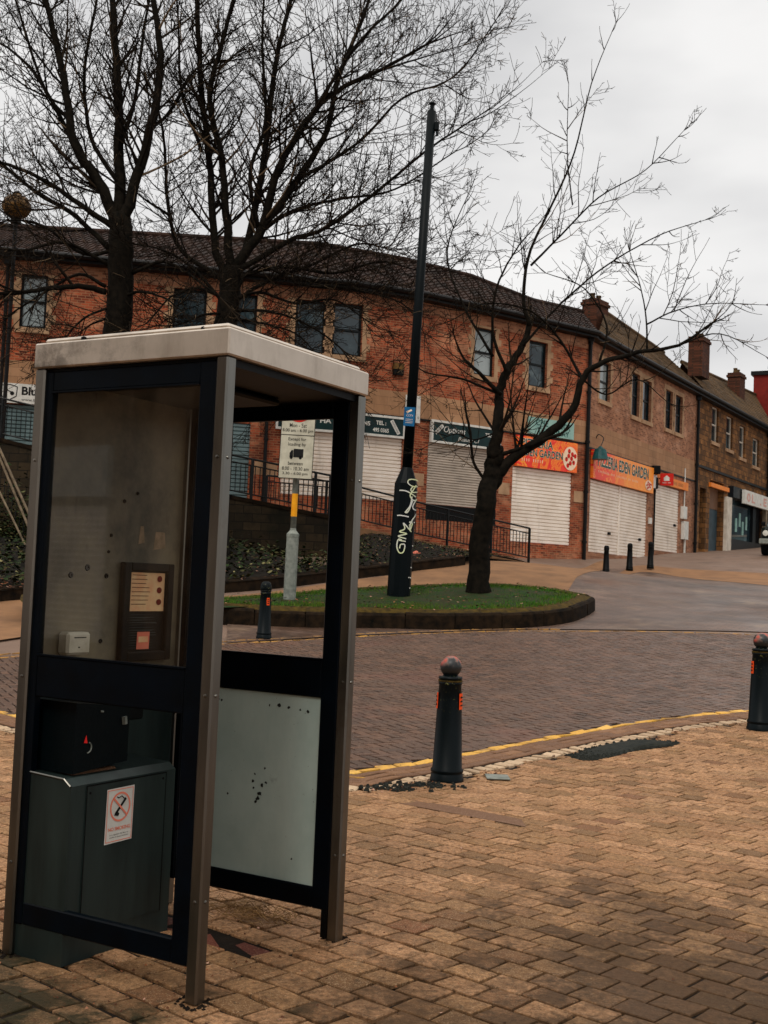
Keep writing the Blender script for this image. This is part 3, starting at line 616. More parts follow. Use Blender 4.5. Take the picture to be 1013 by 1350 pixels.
# retaining wall
WT = [W(-80, 556, 31.0), W(0, 577, 31.0), W(150, 614, 31.0), W(298, 651, 31.0), W(434, 679, 31.2)]
def ribbon_wall(name, pts, zb, thick, mat, cope, label):
    base = np.array([pts[0][0], pts[0][1], zb]); root = empty(name, base, label, 'wall')
    m_ = MB(); L = 0; uvs = []
    us = [0]
    for a, b in zip(pts[:-1], pts[1:]): us.append(us[-1] + np.hypot(b[0] - a[0], b[1] - a[1]))
    n = np.array([0, thick, 0]); vs = []
    for p, u in zip(pts, us):
        for q in (np.array([p[0], p[1], zb]), np.array([p[0], p[1], p[2] - cope]), np.array([p[0], p[1], p[2] - cope]) + n, np.array([p[0], p[1], zb]) + n): vs.append(q)
    k = len(pts); fs = []
    for i in range(k - 1):
        for j in range(4): fs.append((i * 4 + j, i * 4 + (j + 1) % 4, (i + 1) * 4 + (j + 1) % 4, (i + 1) * 4 + j))
    fs += [(0, 1, 2, 3), tuple((k - 1) * 4 + j for j in (3, 2, 1, 0))]
    m_.add(vs, fs); m_.build('wall_face', mat, root, uvf=lambda x, y, z: (x + y * .9, z))
    m_ = MB(); vs = []
    for p in pts:
        for dy, dz in ((-.04, -cope), (-.04, 0), (thick + .04, 0), (thick + .04, -cope)): vs.append((p[0], p[1] + dy, p[2] + dz))
    m_.add(vs, fs); m_.build('coping', M['kerb'], root); return root
ribbon_wall('retaining_wall', WT, .8, .3, M['retaining_wall'], .1, 'dark mossy block retaining wall above the planting bed, its top sloping down to the right')

# ------------------------------------------------------------------ facades
PL = np.array([(-18, 33.15), (-1.2, 36.8), (0.9, 37.75), (3.1, 39.3), (7.1, 42.35), (14.3, 54.2), (21.3, 65.7)], float)
SEG = np.diff(PL, axis=0); SL = np.hypot(*SEG.T); UL = np.r_[0, np.cumsum(SL)]
NR = np.array([(d[1], -d[0]) / np.hypot(*d) for d in SEG])
def F(u, z, o=0):
    k = min(max(int(np.searchsorted(UL, u, side='right')) - 1, 0), len(SEG) - 1); t_ = (u - UL[k]) / SL[k]; p = PL[k] + SEG[k] * t_; n = NR[k]
    if k > 0 and abs(u - UL[k]) < 1e-6: n = NR[k] + NR[k - 1]; n = n / (n @ NR[k])
    return (p[0] + n[0] * o, p[1] + n[1] * o, z)
def usplit(u0, u1, extra=()):
    s_ = {u0, u1}
    for x in list(UL) + list(extra):
        if u0 + 1e-4 < x < u1 - 1e-4: s_.add(float(x))
    return sorted(s_)
def fbox(mb, u0, u1, z0, z1, o0, o1, zt=None):
    """slab on the facade; zt gives a sloping bottom (z0 at u0, zt at u1)"""
    U = usplit(u0, u1); zt = z0 if zt is None else zt; vs = []; n = len(U)
    for u in U:
        zb = z0 + (zt - z0) * (u - u0) / (u1 - u0); vs += [F(u, zb, o0), F(u, zb, o1), F(u, z1, o1), F(u, z1, o0)]
    fs = [(i * 4 + j, (i + 1) * 4 + j, (i + 1) * 4 + (j + 1) % 4, i * 4 + (j + 1) % 4) for i in range(n - 1) for j in range(4)]
    fs += [(0, 1, 2, 3), tuple((n - 1) * 4 + j for j in (3, 2, 1, 0))]; mb.add(vs, fs)
UVW = {}
class WallMB(MB):
    def __init__(s): super().__init__(); s.q = []
    def wall(s, u0, u1, z0, z1, holes, depth=.18, o=0):
        U = usplit(u0, u1, [h[i] for h in holes for i in (0, 1)]); Z = sorted({z0, z1} | {h[i] for h in holes for i in (2, 3) if z0 < h[i] < z1})
        for a, b in zip(U[:-1], U[1:]):
            for c, d in zip(Z[:-1], Z[1:]):
                um, zm = (a + b) / 2, (c + d) / 2
                if any(h[0] < um < h[1] and h[2] < zm < h[3] for h in holes): continue
                s.add([F(a, c, o), F(b, c, o), F(b, d, o), F(a, d, o)], [(0, 1, 2, 3)]); s.q += [(a, c), (b, c), (b, d), (a, d)]
        for h in holes:
            a, b, c, d = h[0], h[1], max(h[2], z0), min(h[3], z1)
            if c >= d: continue
            for (p, q) in (((a, c), (a, d)), ((b, d), (b, c)), ((a, d), (b, d)), ((b, c), (a, c))):
                s.add([F(p[0], p[1], o), F(q[0], q[1], o), F(q[0], q[1], o - depth), F(p[0], p[1], o - depth)], [(0, 1, 2, 3)]); s.q += [(p[0], p[1]), (q[0], q[1]), (q[0] + depth, q[1]), (p[0] + depth, p[1])]
    def buildw(s, name, mat, parent, **kw):
        o = s.build(name, mat, parent, **kw); uv = o.data.uv_layers.new(name='UVMap'); co = np.array(s.q)
        li = np.empty(len(o.data.loops), int); o.data.loops.foreach_get('vertex_index', li); uv.data.foreach_set('uv', co[li].astype(np.float32).ravel()); return o
def uvm(mb, name, mat, parent):
    """plain facade piece whose uv is (distance along facade, height)"""
    return mb.build(name, mat, parent, uvf=lambda x, y, z: (_u_of(x, y), z))
def _u_of(x, y):
    best = None
    for k in range(len(SEG)):
        t_ = ((np.array([x, y]) - PL[k]) @ SEG[k]) / SL[k] ** 2; tc = min(max(t_, 0), 1); d = np.hypot(*(PL[k] + SEG[k] * tc - (x, y)))
        if best is None or d < best[0]: best = (d, UL[k] + tc * SL[k])
    return best[1]
def window(parent, u0, u1, z0, z1, pane='pane', frame='winframe', sash=True, surround=True, mull=0, sill=True):
    m_ = MB(); w_ = .07; o = -.1
    fbox(m_, u0, u0 + w_, z0, z1, o - .06, o); fbox(m_, u1 - w_, u1, z0, z1, o - .06, o); fbox(m_, u0 + w_, u1 - w_, z1 - w_, z1, o - .06, o); fbox(m_, u0 + w_, u1 - w_, z0, z0 + w_, o - .06, o)
    zm = (z0 + z1) / 2
    if sash: fbox(m_, u0 + w_, u1 - w_, zm - .035, zm + .035, o - .05, o - .006)
    for k in range(mull):
        um = u0 + (u1 - u0) * (k + 1) / (mull + 1); fbox(m_, um - .025, um + .025, zm + .035, z1 - w_, o - .05, o - .01)
    fr = m_.build('window', M[frame], parent)
    m_ = MB(); m_.quad(F(u0 + .03, z0 + .03, o - .045), F(u1 - .03, z0 + .03, o - .045), F(u1 - .03, z1 - .03, o - .045), F(u0 + .03, z1 - .03, o - .045)); m_.build('pane', M[pane], fr)
    if sill: m_ = MB(); fbox(m_, u0 - .12, u1 + .12, z0 - .16, z0 - .002, -.1, .07); m_.build('sill', M['trim'], fr)
    if surround:
        m_ = MB()
        for k in range(int((z1 - z0) / .22) + 1):
            ex = .28 if k % 2 else .16; za = z0 + k * .22; zb = min(za + .215, z1 + .0)
            if zb - za < .05: continue
            fbox(m_, u0 - ex, u0 - .002, za, zb, -.05, .012); fbox(m_, u1 + .002, u1 + ex, za, zb, -.05, .012)
        fbox(m_, u0 - .2, u1 + .2, z1 + .003, z1 + .2, -.05, .014); m_.build('surround', M['trim'], fr)
    return fr
def shutter(parent, u0, u1, z0, z1, mat, zt=None, o=-.06, pitch=.12):
    m_ = MB(); U = usplit(u0, u1); n = max(2, int(round((z1 - z0) / pitch))); rows = []
    zt = z0 if zt is None else zt
    for k in range(n):
        for f, oo in ((0., o - .03), (.16, o + .02), (.78, o + .025), (.94, o - .03)):
            row = []
            for u in U:
                zb = z0 + (zt - z0) * (u - u0) / (u1 - u0); z = zb + (z1 - zb) * (k + f) / n; row.append(F(u, z, oo))
            rows.append(row)
    rows.append([F(u, z1, o) for u in U]); m_.grid(rows); sh = m_.build('roller_shutter', M[mat], parent)
    m_ = MB()
    for a, b in ((u0 - .07, u0 - .002), (u1 + .002, u1 + .07)): fbox(m_, a, b, min(z0, zt), z1, o - .04, o + .05)
    m_.each('guide_rail', M['galv' if mat != 'shutterwhite' else 'shutterwhite'], sh)
    return sh
def pipe(parent, u, z0, z1, o=.09, r=.055):
    m_ = MB(); m_.tube([F(u, z0, o), F(u, z1, o)], r, 8)
    z = z0 + .8
    while z < z1: m_.tube([F(u, z, o), F(u, z + .09, o)], r * 1.35, 8); z += 1.8
    m_.box(np.array(F(u, z1 - .05, o)) - .11, np.array(F(u, z1 + .2, o)) + .11, .02); return m_.build('downpipe', M['gutter'], parent)
def roof(parent, eave, ridge, mat, name='roof', wave=True, period=.3, courses=13, back=True):
    """eave, ridge: lists of matching 3D points"""
    m_ = MB(); E = [np.array(p, float) for p in eave]; Rg = [np.array(p, float) for p in ridge]; rows = []
    cols = []
    for k in range(len(E) - 1):
        L = np.linalg.norm(E[k + 1] - E[k]); n = max(2, int(L / (period / 4 if wave else .5)))
        for i in range(n + (k == len(E) - 2)):
            t_ = i / n; cols.append((E[k] * (1 - t_) + E[k + 1] * t_, Rg[k] * (1 - t_) + Rg[k + 1] * t_, len(cols)))
    for v in range(courses):
        for fr_, lift in ((0, .04), (.999, 0)):
            t_ = (v + fr_) / courses; row = []
            for a, b, i in cols:
                p = a * (1 - t_) + b * t_; h = lift + (.035 * math.cos(i * PI / 2) if wave else .0) + (ru(-.008, .008) if not wave else 0); row.append(p + np.array([0, 0, h]))
            rows.append(row)
    m_.grid(rows)
    o = m_.build(name, M[mat], parent)
    m_ = MB(); Rr = [p + np.array([0, 0, .03]) for p in Rg]; m_.tube(Rr, .11, 8); m_.build('ridge_tiles', M[mat], o)
    if back:
        m_ = MB(); B = [r + (r - e) * np.array([1, 1, -1]) for e, r in zip(E, Rg)]
        m_.grid([Rg, B]); m_.build('back_slope', M[mat], o)
    return o
def chimney(parent, x, y, z0, z1, w_, mat='red_brick', pots=2, rot=.4):
    m_ = MB(); c, s = math.cos(rot), math.sin(rot)
    def bx(hx, hy, a, b):
        P = [(-hx, -hy), (hx, -hy), (hx, hy), (-hx, hy)]; Q = [(x + p * c - q * s, y + p * s + q * c) for p, q in P]; m_.hexa([(*q, a) for q in Q] + [(*q, b) for q in Q])
    bx(w_ / 2, .35, z0, z1 - .25); bx(w_ / 2 + .06, .41, z1 - .25, z1 - .12); bx(w_ / 2 + .01, .36, z1 - .12, z1)
    ch = m_.build('chimney', M[mat], parent, uvf=lambda a, b, c_: (a + b, c_))
    for k in range(pots):
        m_ = MB(); px = (k - (pots - 1) / 2) * w_ / pots; m_.lathe((x + px * c, y + px * s, z1), [(.13, 0), (.1, .2), (.12, .22), (.12, .28)], 8); m_.build('chimney_pot', M['slate'], ch)
    return ch
ZE = 10.65; ZB1, ZB0 = 7.5, 6.72
# ---- curved red brick terrace (u 0 .. 27.35)
bA = empty('brick_terrace', F(0, 2), 'long curved red brick terrace with dark pantile roof and shuttered shops behind the bare trees', 'building')
wins = [(7.15, 7.9, 8.5, 10.1), (11.6, 12.6, 8.45, 10.1), (13.3, 14.15, 8.45, 10.1), (15.35, 16.3, 8.45, 10.1), (16.53, 17.5, 8.45, 10.1), (21.8, 22.7, 8.45, 10.05), (24.3, 25.2, 8.4, 10.0), (3.2, 4.1, 8.5, 10.1)]
shops = [(1.2, 4.0, 3.6, 6.2), (6.0, 9.2, 3.6, 6.2), (10.3, 14.12, 3.4, 6.1), (15.12, 19.05, 4.0, 6.0), (20.03, 23.0, 4.0, 6.0), (23.72, 26.62, 2.98, 5.56)]
UA = 27.33
wm = WallMB(); wm.wall(0, UA, ZB1, ZE, wins); wm.wall(0, UA, 1.0, ZB0, shops, .2); wm.buildw('wall', M['red_brick'], bA)
wm = WallMB(); wm.wall(0, UA, ZB0, ZB1, [], o=.015); wm.buildw('stone_band', M['band_stone'], bA)
m_ = MB(); fbox(m_, 0, UA, ZB0 - .06, ZB0 - .003, 0, .05); m_.build('string_course', M['gutter'], bA)
m_ = MB()
for a, b in ((19.35, 19.9), (23.1, 23.6), (26.75, 27.25), (14.3, 15.0)): fbox(m_, a, b, 4.55, 4.95, -.02, .012)
m_.each('stone_insert', M['trim'], bA)
for i, (a, b, c_, d) in enumerate(wins): window(bA, a, b, c_, d, 'paneblind' if i in (0, 5) else 'pane')
for i, (a, b, c_, d) in enumerate(shops):
    shutter(bA, a, b, c_, d, ['shutterteal', 'shutterteal', 'shutterteal', 'shutterwhite', 'shuttergrey', 'shutterwhite'][i], pitch=.12 if i != 4 else .085)
m_ = MB(); fbox(m_, 20.03, 23.0, 3.5, 3.995, -.3, .01); m_.build('shop_step', M['black'], bA)
ea = [F(u, ZE + .02, .4) for u in usplit(0, UA, [24.6])]
RG = [(-20, 39.6), (-2.6, 40.6), (0.2, 42.0), (2.9, 44.0), (6.2, 46.6)]; rg = [(x, y, 13.0 if i < 4 else 12.75) for i, (x, y) in enumerate(RG)] 
rg = [(x, y, 13.0) for x, y in RG[:4]] + [tuple(W(702, 397, 46.8)), tuple(W(764, 411, 49.8)), tuple(W(768, 412, 50))]
roof(bA, ea, rg, 'pantile')
m_ = MB(); m_.tube([F(u, ZE + .0, .46) for u in usplit(0, UA)], .085, 8); fbox(m_, 0, UA, ZE - .16, ZE - .02, 0, .38); m_.build('gutter', M['gutter'], bA)
wm = WallMB(); wm.wall(0, UA, ZE - .52, ZE - .165, [], o=.02); o = wm.buildw('soldier_course', M['pink_brick'], bA)
pipe(bA, 6.75, 3.0, ZE - .2); pipe(bA, 14.6, 3.0, ZB0 - .1); pipe(bA, 27.25, 2.3, ZE - .1, .1, .07)
c0 = W(785, 410, 50.5); chimney(bA, c0[0], c0[1], 11.6, W(785, 397, 50.5)[2], 1.05, 'chimney_brick', 2, .9)
# ---- pink brick section (u 27.35 .. 40.95)
bB = empty('pink_brick_building', F(UA, 2), 'paler pink brick building with twin narrow windows above the orange pizzeria signs', 'building')
UB = 40.95
wins = [(28.5, 29.6, 8.5, 9.97), (32.0, 32.92, 8.4, 10.12), (33.3, 34.36, 8.4, 10.08), (36.25, 37.2, 8.45, 10.12), (37.6, 38.62, 8.45, 10.1)]
shops = [(27.9, 34.25, 2.82, 5.48), (35.25, 38.5, 3.2, 5.98)]
wm = WallMB(); wm.wall(UA, UB, ZB1, ZE, wins); wm.wall(UA, UB, 1.0, 6.62, shops, .2); wm.buildw('wall', M['pink_brick'], bB)
wm = WallMB(); wm.wall(UA, UB, 6.62, ZB1, [], o=.015); wm.buildw('stone_band', M['band_stone'], bB)
for i, (a, b, c_, d) in enumerate(wins): window(bB, a, b, c_, d, 'paneblind' if i == 0 else 'pane', surround=True)
shutter(bB, 27.9, 30.98, 2.82, 5.48, 'shutterwhite'); shutter(bB, 31.12, 34.25, 2.82, 5.48, 'shutterwhite'); shutter(bB, 35.25, 38.5, 3.2, 5.98, 'shutterwhite')
m_ = MB(); fbox(m_, UA, UB, 6.56, 6.617, 0, .05); m_.build('string_course', M['gutter'], bB)
for u, z in ((30.0, 3.6), (33.5, 3.55), (38.0, 4.4)):
    m_ = MB(); fbox(m_, u - .1, u + .1, z - .05, z + .05, -.04, .02); m_.build('shutter_lock', M['black'], bB)
rB = [(9.2 - .2, 50.9), (14.1, 59.4)]
rB = [(9.25, 51.0, 13.5), (13.75, 59.2, 13.5)]
roof(bB, [F(UA + .01, ZE + .05, .35), F(UB, ZE + .05, .35)], rB, 'slate', wave=False, courses=16)
m_ = MB(); m_.tube([F(UA + .05, ZE, .42), F(UB, ZE, .42)], .085, 8); fbox(m_, UA + .02, UB, ZE - .16, ZE - .02, 0, .33); m_.build('gutter', M['gutter'], bB)
pipe(bB, 40.7, 2.9, ZE - .2, .1, .07); pipe(bB, 35.0, 3.0, 5.9, .06, .035)
m_ = MB(); fbox(m_, 38.75, 39.25, 4.75, 5.3, 0, .15); m_.build('electric_box', M['signwhite'], bB)
m_ = MB(); fbox(m_, 38.9, 39.5, 3.85, 4.65, 0, .15); m_.build('electric_box', M['signwhite'], bB)
m_ = MB(); m_.tube([F(39.2, 2.9, .08), F(39.2, 3.85, .08)], .05, 8); m_.tube([F(39.1, 5.3, .05), F(39.1, 7.0, .05)], .03, 6); m_.each('conduit', M['signwhite'], bB)
m_ = MB(); fbox(m_, 34.42, 34.62, 4.25, 4.5, 0, .1); m_.build('key_box', M['signwhite'], bB)
# ---- stone building (u 40.95 .. 54.5)
bC = empty('stone_building', F(UB, 3), 'brown sandstone building with four white sash windows and a dark shopfront', 'building')
UC = 54.5
wins = [(43.25, 44.35, 8.75, 10.45), (45.8, 46.95, 8.7, 10.35), (48.3, 49.4, 8.55, 10.2), (51.0, 52.3, 8.4, 9.9)]
doors = [(41.6, 42.6, 2.8, 6.4), (43.2, 45.6, 2.8, 6.9)]
wm = WallMB(); wm.wall(UB, UC, 6.9, ZE, wins); wm.wall(UB, 46.4, 1.0, 6.9, doors, .35); wm.buildw('wall', M['sandstone'], bC)
for a, b, c_, d in wins: window(bC, a, b, c_, d, 'pane', 'whiteframe', surround=False)
m_ = MB(); fbox(m_, UB, UC, 7.3, 7.4, 0, .08); m_.build('string_course', M['gutter'], bC)
m_ = MB(); fbox(m_, 41.6, 42.6, 2.8, 6.4, -.4, -.3); m_.build('door', M['black'], bC)
m_ = MB(); fbox(m_, 43.2, 45.6, 2.8, 5.6, -.4, -.3); m_.build('door', M['door'], bC, label='tall blue-grey double door in a brown recess')
m_ = MB(); fbox(m_, 43.2, 45.6, 5.6, 6.6, -.4, -.28); m_.build('door_fascia', M['brown_block'], bC)
m_ = MB(); fbox(m_, 43.0, 46.2, 6.55, 6.75, 0, .12); m_.build('orange_lintel', M['orangefade'], bC)
m_ = MB(); fbox(m_, 45.7, 46.6, 2.9, 6.3, -.02, .16); m_.build('white_pilaster', M['whiteframe'], bC)
m_ = MB(); fbox(m_, 46.4, UC, 2.6, 6.9, -.5, -.4); fbox(m_, 46.65, UC, 6.35, 6.9, -.1, .2); fbox(m_, 46.65, UC, 2.6, 4.3, -.12, .05); fbox(m_, 46.65, 47.1, 4.3, 6.35, -.12, .05); fbox(m_, 51.2, 51.8, 4.3, 6.35, -.12, .05); sf = m_.build('shopfront', M['darkshop'], bC)
m_ = MB(); fbox(m_, 47.1, 51.2, 4.3, 6.35, -.12, -.1); m_.build('shop_window', M['pane'], sf)
m_ = MB()
for u, z in ((48.2, 5.0), (48.9, 5.3), (49.5, 4.9), (50.2, 5.2)): fbox(m_, u, u + .3, z - .3, z + .4, -.095, -.07)
m_.each('window_poster', M['paleteal'], sf)
m_ = MB(); fbox(m_, 53.4, 53.75, 2.8, 6.3, 0, .2); m_.build('cream_pilaster', M['railtan'], bC)
roof(bC, [F(UB + .01, ZE + .05, .35), F(UC, ZE + .05, .35)], [tuple(W(899, 478, 59.6)), tuple(W(996, 521, 74))], 'slate', wave=False, courses=16)
m_ = MB(); m_.tube([F(UB + .05, ZE, .42), F(UC, ZE, .42)], .085, 8); fbox(m_, UB + .02, UC, ZE - .16, ZE - .02, 0, .33); m_.build('gutter', M['gutter'], bC)
pipe(bC, UC - .4, 3.6, ZE - .2, .1, .07)
c0 = W(922, 460, 57.5); chimney(bC, c0[0], c0[1], 12.0, W(922, 446, 57.5)[2], 1.15, 'chimney_brick', 2, 1.0)
c0 = W(971, 505, 66); chimney(bC, c0[0], c0[1], 11.5, W(971, 493, 66)[2], 1.0, 'chimney_brick', 2, 1.0)
# gable ends that close the buildings
for par, u in ((bC, UC),):
    m_ = MB(); a = F(u, 2.5); b = F(u, ZE); e = np.array(F(u, ZE)); n_ = np.array([-NR[-1][0], -NR[-1][1], 0]); m_.add([a, b, e + n_ * 7 , np.array(a) + n_ * 7, e + n_ * 3.5 + np.array([0, 0, 3])], [(0, 1, 4, 2, 3)]); m_.build('gable', M['sandstone'], par, uvf=lambda x, y, z: (y, z))
# ---- far red building and blue-grey building at the end of the street
def simplebuilding(name, p0, p1, zb, zt, depth, mat, label, wins):
    d = np.array(p1) - np.array(p0); L = np.hypot(*d); t_ = d / L; n = np.array([-t_[1], t_[0]])
    root = empty(name, (p0[0], p0[1], zb), label, 'building'); P = [np.array(p0), np.array(p1), np.array(p1) + n * depth, np.array(p0) + n * depth]
    m_ = MB(); m_.hexa([(*p, zb) for p in P] + [(*p, zt) for p in P]); m_.build('wall', mat, root, uvf=lambda x, y, z: (x + y, z))
    m_ = MB(); Q = [P[0] - n * .15 - t_ * .15, P[1] - n * .15 + t_ * .15, P[2] + n * .15 + t_ * .15, P[3] + n * .15 - t_ * .15]; m_.hexa([(*p, zt) for p in Q] + [(*p, zt + .25) for p in Q]); m_.build('parapet', M['gutter'], root)
    for (a, b, c_, d_) in wins:
        A = np.array(p0) + t_ * a; B = np.array(p0) + t_ * b; m_ = MB(); m_.hexa([(*(A - n * .05), c_), (*(B - n * .05), c_), (*(B + n * .02), c_), (*(A + n * .02), c_), (*(A - n * .05), d_), (*(B - n * .05), d_), (*(B + n * .02), d_), (*(A + n * .02), d_)])
        w_ = m_.build('window', M['whiteframe'], root); e = .1
        A2, B2 = A + t_ * e, B - t_ * e; m_ = MB(); m_.hexa([(*(A2 - n * .07), c_ + e), (*(B2 - n * .07), c_ + e), (*(B2 - n * .02), c_ + e), (*(A2 - n * .02), c_ + e), (*(A2 - n * .07), d_ - e), (*(B2 - n * .07), d_ - e), (*(B2 - n * .02), d_ - e), (*(A2 - n * .02), d_ - e)]); m_.build('pane', M['pane'], w_)
a = W(994, 495, 74); simplebuilding('red_building', (a[0], a[1]), (a[0] + 8, a[1] - 4.4), 4, a[2], 8, M['darkred'], 'tall dark red building at the far end of the street behind the stone building', [(1, 2, 13, 15), (3.5, 4.5, 13, 15)])
a = W(1004, 560, 69); simplebuilding('blue_grey_building', (a[0], a[1]), (a[0] + 9, a[1] - 1), 4, a[2], 4, M['shutterteal'], 'blue-grey fronted building at the right edge past the stone building', [(1, 2.2, 10, 12), (1, 5, 5, 7.6)])

# ------------------------------------------------------------------ signs on the facades
def sign(name, u0, u1, z0, z1, o0, o1, mat, label, cat='shop sign', frame=None, group=None, uv=False):
    root = empty(name, F((u0 + u1) / 2, z0, 0), label, cat, group); m_ = MB(); fbox(m_, u0, u1, z0, z1, o0, o1); m_.build('board', M[mat], root, uvf=(lambda x, y, z: (_u_of(x, y), z)) if uv else None)
    if frame:
        m_ = MB(); w_ = .07; fbox(m_, u0 - w_, u0, z0 - w_, z1 + w_, o0, o1 + .02); fbox(m_, u1, u1 + w_, z0 - w_, z1 + w_, o0, o1 + .02); fbox(m_, u0, u1, z1, z1 + w_, o0, o1 + .02); fbox(m_, u0, u1, z0 - w_, z0, o0, o1 + .02); m_.build('frame', M[frame], root)
    return root
def lettering(root, items, o, mat, name='lettering'):
    m_ = MB()
    for txt, box, kw in items: m_.text(txt, lambda a, b: F(a, b, o), box, **kw)
    return m_.build(name, M[mat], root)
s1 = sign('salon_sign', 14.95, 19.0, 6.06, 6.6, .02, .12, 'fascia', 'dark green fascia sign with phone number, over the white shutters left of the lamp column', frame='signwhite')
lettering(s1, [('HA', (16.25, 6.27, 16.6, 6.42), {'bold': .03}), ('NS', (17.62, 6.3, 17.85, 6.44), {'bold': .03}), ('TEL :', (18.05, 6.36, 18.4, 6.49), {'bold': .03}), ('495 0365', (17.95, 6.13, 18.5, 6.26), {'bold': .03})], .125, 'signwhite')
def comb(root, uc, zc, L, a, o):
    m_ = MB(); ca, sa = math.cos(a), math.sin(a)
    f = lambda p, q: F(uc + p * ca - q * sa, zc + p * sa + q * ca, o)
    m_.quad(f(-L / 2, -.06), f(L / 2, -.06), f(L / 2, .06), f(-L / 2, .06)); c_ = m_.build('comb_motif', M['signwhite'], root)
    m_ = MB(); f2 = lambda p, q: F(uc + p * ca - q * sa, zc + p * sa + q * ca, o + .004)
    for k in range(12): x = -L / 2 + .04 + k * (L - .08) / 12; m_.quad(f2(x, -.035), f2(x + .012, -.035), f2(x + .012, .035), f2(x, .035))
    m_.build('comb_teeth', M['ink'], c_)
comb(s1, 18.72, 6.33, .5, -1.0, .125)
s2 = sign('beauty_salon_sign', 20.12, 22.95, 6.06, 6.66, .02, .12, 'fascia', 'dark green fascia sign reading Options, over the grimy grey shutter behind the leaning tree', frame='signwhite')
lettering(s2, [('Options', (20.55, 6.3, 21.45, 6.57), {'shear': .25, 'bold': .005}), ('Beauty Cl', (21.15, 6.1, 22.05, 6.27), {'shear': .3}), ('TEL:', (22.3, 6.4, 22.6, 6.52), {'bold': .03})], .125, 'signwhite')
comb(s2, 20.36, 6.44, .42, .75, .125)
s3 = sign('takeaway_sign', 24.33, 26.55, 6.74, 7.33, .03, .1, 'paleteal', 'pale teal takeaway board mounted on the stone band above the left pizzeria sign')
lettering(s3, [('CHE', (24.65, 7.06, 25.25, 7.27), {'bold': .01}), ('OOK', (25.85, 7.04, 26.35, 7.25), {'bold': .01}), ('TAKEAWAY', (24.75, 6.79, 26.3, 6.98), {'bold': .01})], .105, 'tealprint')
s4 = sign('pizzeria_sign', 23.78, 26.72, 5.57, 6.62, .02, .14, 'flame', 'tall orange and red pizzeria sign with a pizza picture, behind the leaning tree', uv=True)
lettering(s4, [('PIZZERIA', (23.95, 6.27, 25.5, 6.55), {'bold': .05}), ('EDEN GARDEN', (23.98, 5.95, 26.0, 6.23), {'bold': .05})], .145, 'cream', 'letter_outline')
lettering(s4, [('PIZZERIA', (23.97, 6.28, 25.48, 6.54), {'bold': .015}), ('EDEN GARDEN', (24.0, 5.96, 25.98, 6.22), {'bold': .015})], .15, 'tealprint')
lettering(s4, [('|||| |||||', (24.0, 5.76, 25.0, 5.86), {})], .145, 'cream', 'small_print')
def disc(m_, uc, zc, r, o, n=20, rz=None):
    rz = rz or r; m_.add([F(uc + r * math.cos(2 * PI * k / n), zc + rz * math.sin(2 * PI * k / n), o) for k in range(n)], [tuple(range(n))])
def pizza(root, uc, zc, r, o, rz):
    m_ = MB(); disc(m_, uc, zc, r, o, 24, rz); pz = m_.build('pizza_picture', M['cream'], root); m_ = MB()
    for k in range(9):
        a = k * 2.4; q = .75 * math.sqrt((k + .5) / 9); disc(m_, uc + r * q * math.cos(a), zc + rz * q * math.sin(a), r * .2, o + .005, 10, rz * .2)
    m_.build('tomato_slices', M['red'], pz); m_ = MB()
    for k in range(5):
        a = k * 1.3 + .5; disc(m_, uc + r * .5 * math.cos(a), zc + rz * .5 * math.sin(a), r * .12, o + .008, 6, rz * .05)
    m_.build('basil_leaves', M['turf'], pz)
pizza(s4, 26.35, 6.05, .36, .15, .42)
s5 = sign('pizzeria_sign', 27.8, 34.55, 5.5, 6.55, .02, .14, 'flame2', 'long red to orange pizzeria sign over the paired white shutters right of the downpipe', uv=True)
lettering(s5, [('PIZZERIA EDEN GARDEN', (28.2, 5.98, 33.9, 6.45), {'bold': .06})], .145, 'cream', 'letter_outline')
lettering(s5, [('PIZZERIA EDEN GARDEN', (28.22, 5.99, 33.88, 6.44), {'bold': .02})], .15, 'tealprint')
lettering(s5, [('|||||||| ||| |||||||| || |||||', (28.3, 5.76, 32.6, 5.84), {})], .145, 'cream', 'small_print'); pizza(s5, 33.9, 5.78, .42, .155, .2)
s6 = sign('pizzeria_sign', 35.1, 39.4, 6.02, 6.37, .02, .12, 'orangefade', 'narrow faded orange sign over the single white shutter at the pink building corner')
lettering(s6, [('|||||| |||| |||||', (36.2, 6.12, 38.6, 6.26), {})], .125, 'brown_block', 'small_print')
# projecting red sign and floodlight
root = empty('projecting_sign', F(35.2, 5.9, 0), 'small square red projecting sign with a white emblem beside the third white shutter', 'sign')
m_ = MB(); b_ = np.array(F(35.3, 6.2, 0)); n_ = np.array([*NR[4], 0]); tt = np.array([*(SEG[4] / SL[4]), 0])
ex, ez = np.array([1., 0, 0]), np.array([0, 0, 1.])
cc = b_ + n_ * .45 + np.array([0, 0, -.05]); r_ = .3; hx = np.array([.93, -.3, 0]); hx /= np.linalg.norm(hx); hy = np.cross(ez, hx)
def bxo(m_, c_, a, b, d): m_.hexa([c_ - hx * a - hy * b - ez * d, c_ + hx * a - hy * b - ez * d, c_ + hx * a + hy * b - ez * d, c_ - hx * a + hy * b - ez * d, c_ - hx * a - hy * b + ez * d, c_ + hx * a - hy * b + ez * d, c_ + hx * a + hy * b + ez * d, c_ - hx * a + hy * b + ez * d])
bxo(m_, cc, .27, .05, .25); m_.build('board', M['red'], root)
m_ = MB(); P = [(-.12, -.06), (-.1, .04), (-.14, .04), (-.05, .13), (0, .17), (.05, .13), (.14, .05), (.1, .04), (.12, -.06)]; f_ = lambda p, q: cc + hx * p + ez * q - hy * .056; m_.add([f_(*p) for p in P], [tuple(range(len(P)))]); m_.text('|||| |||', lambda p, q: f_(p, q), (-.17, -.17, .17, -.11)); m_.build('emblem', M['signwhite'], root)
m_ = MB(); m_.tube([b_, b_ + n_ * .25], .025, 6); m_.build('bracket', M['gutter'], root)
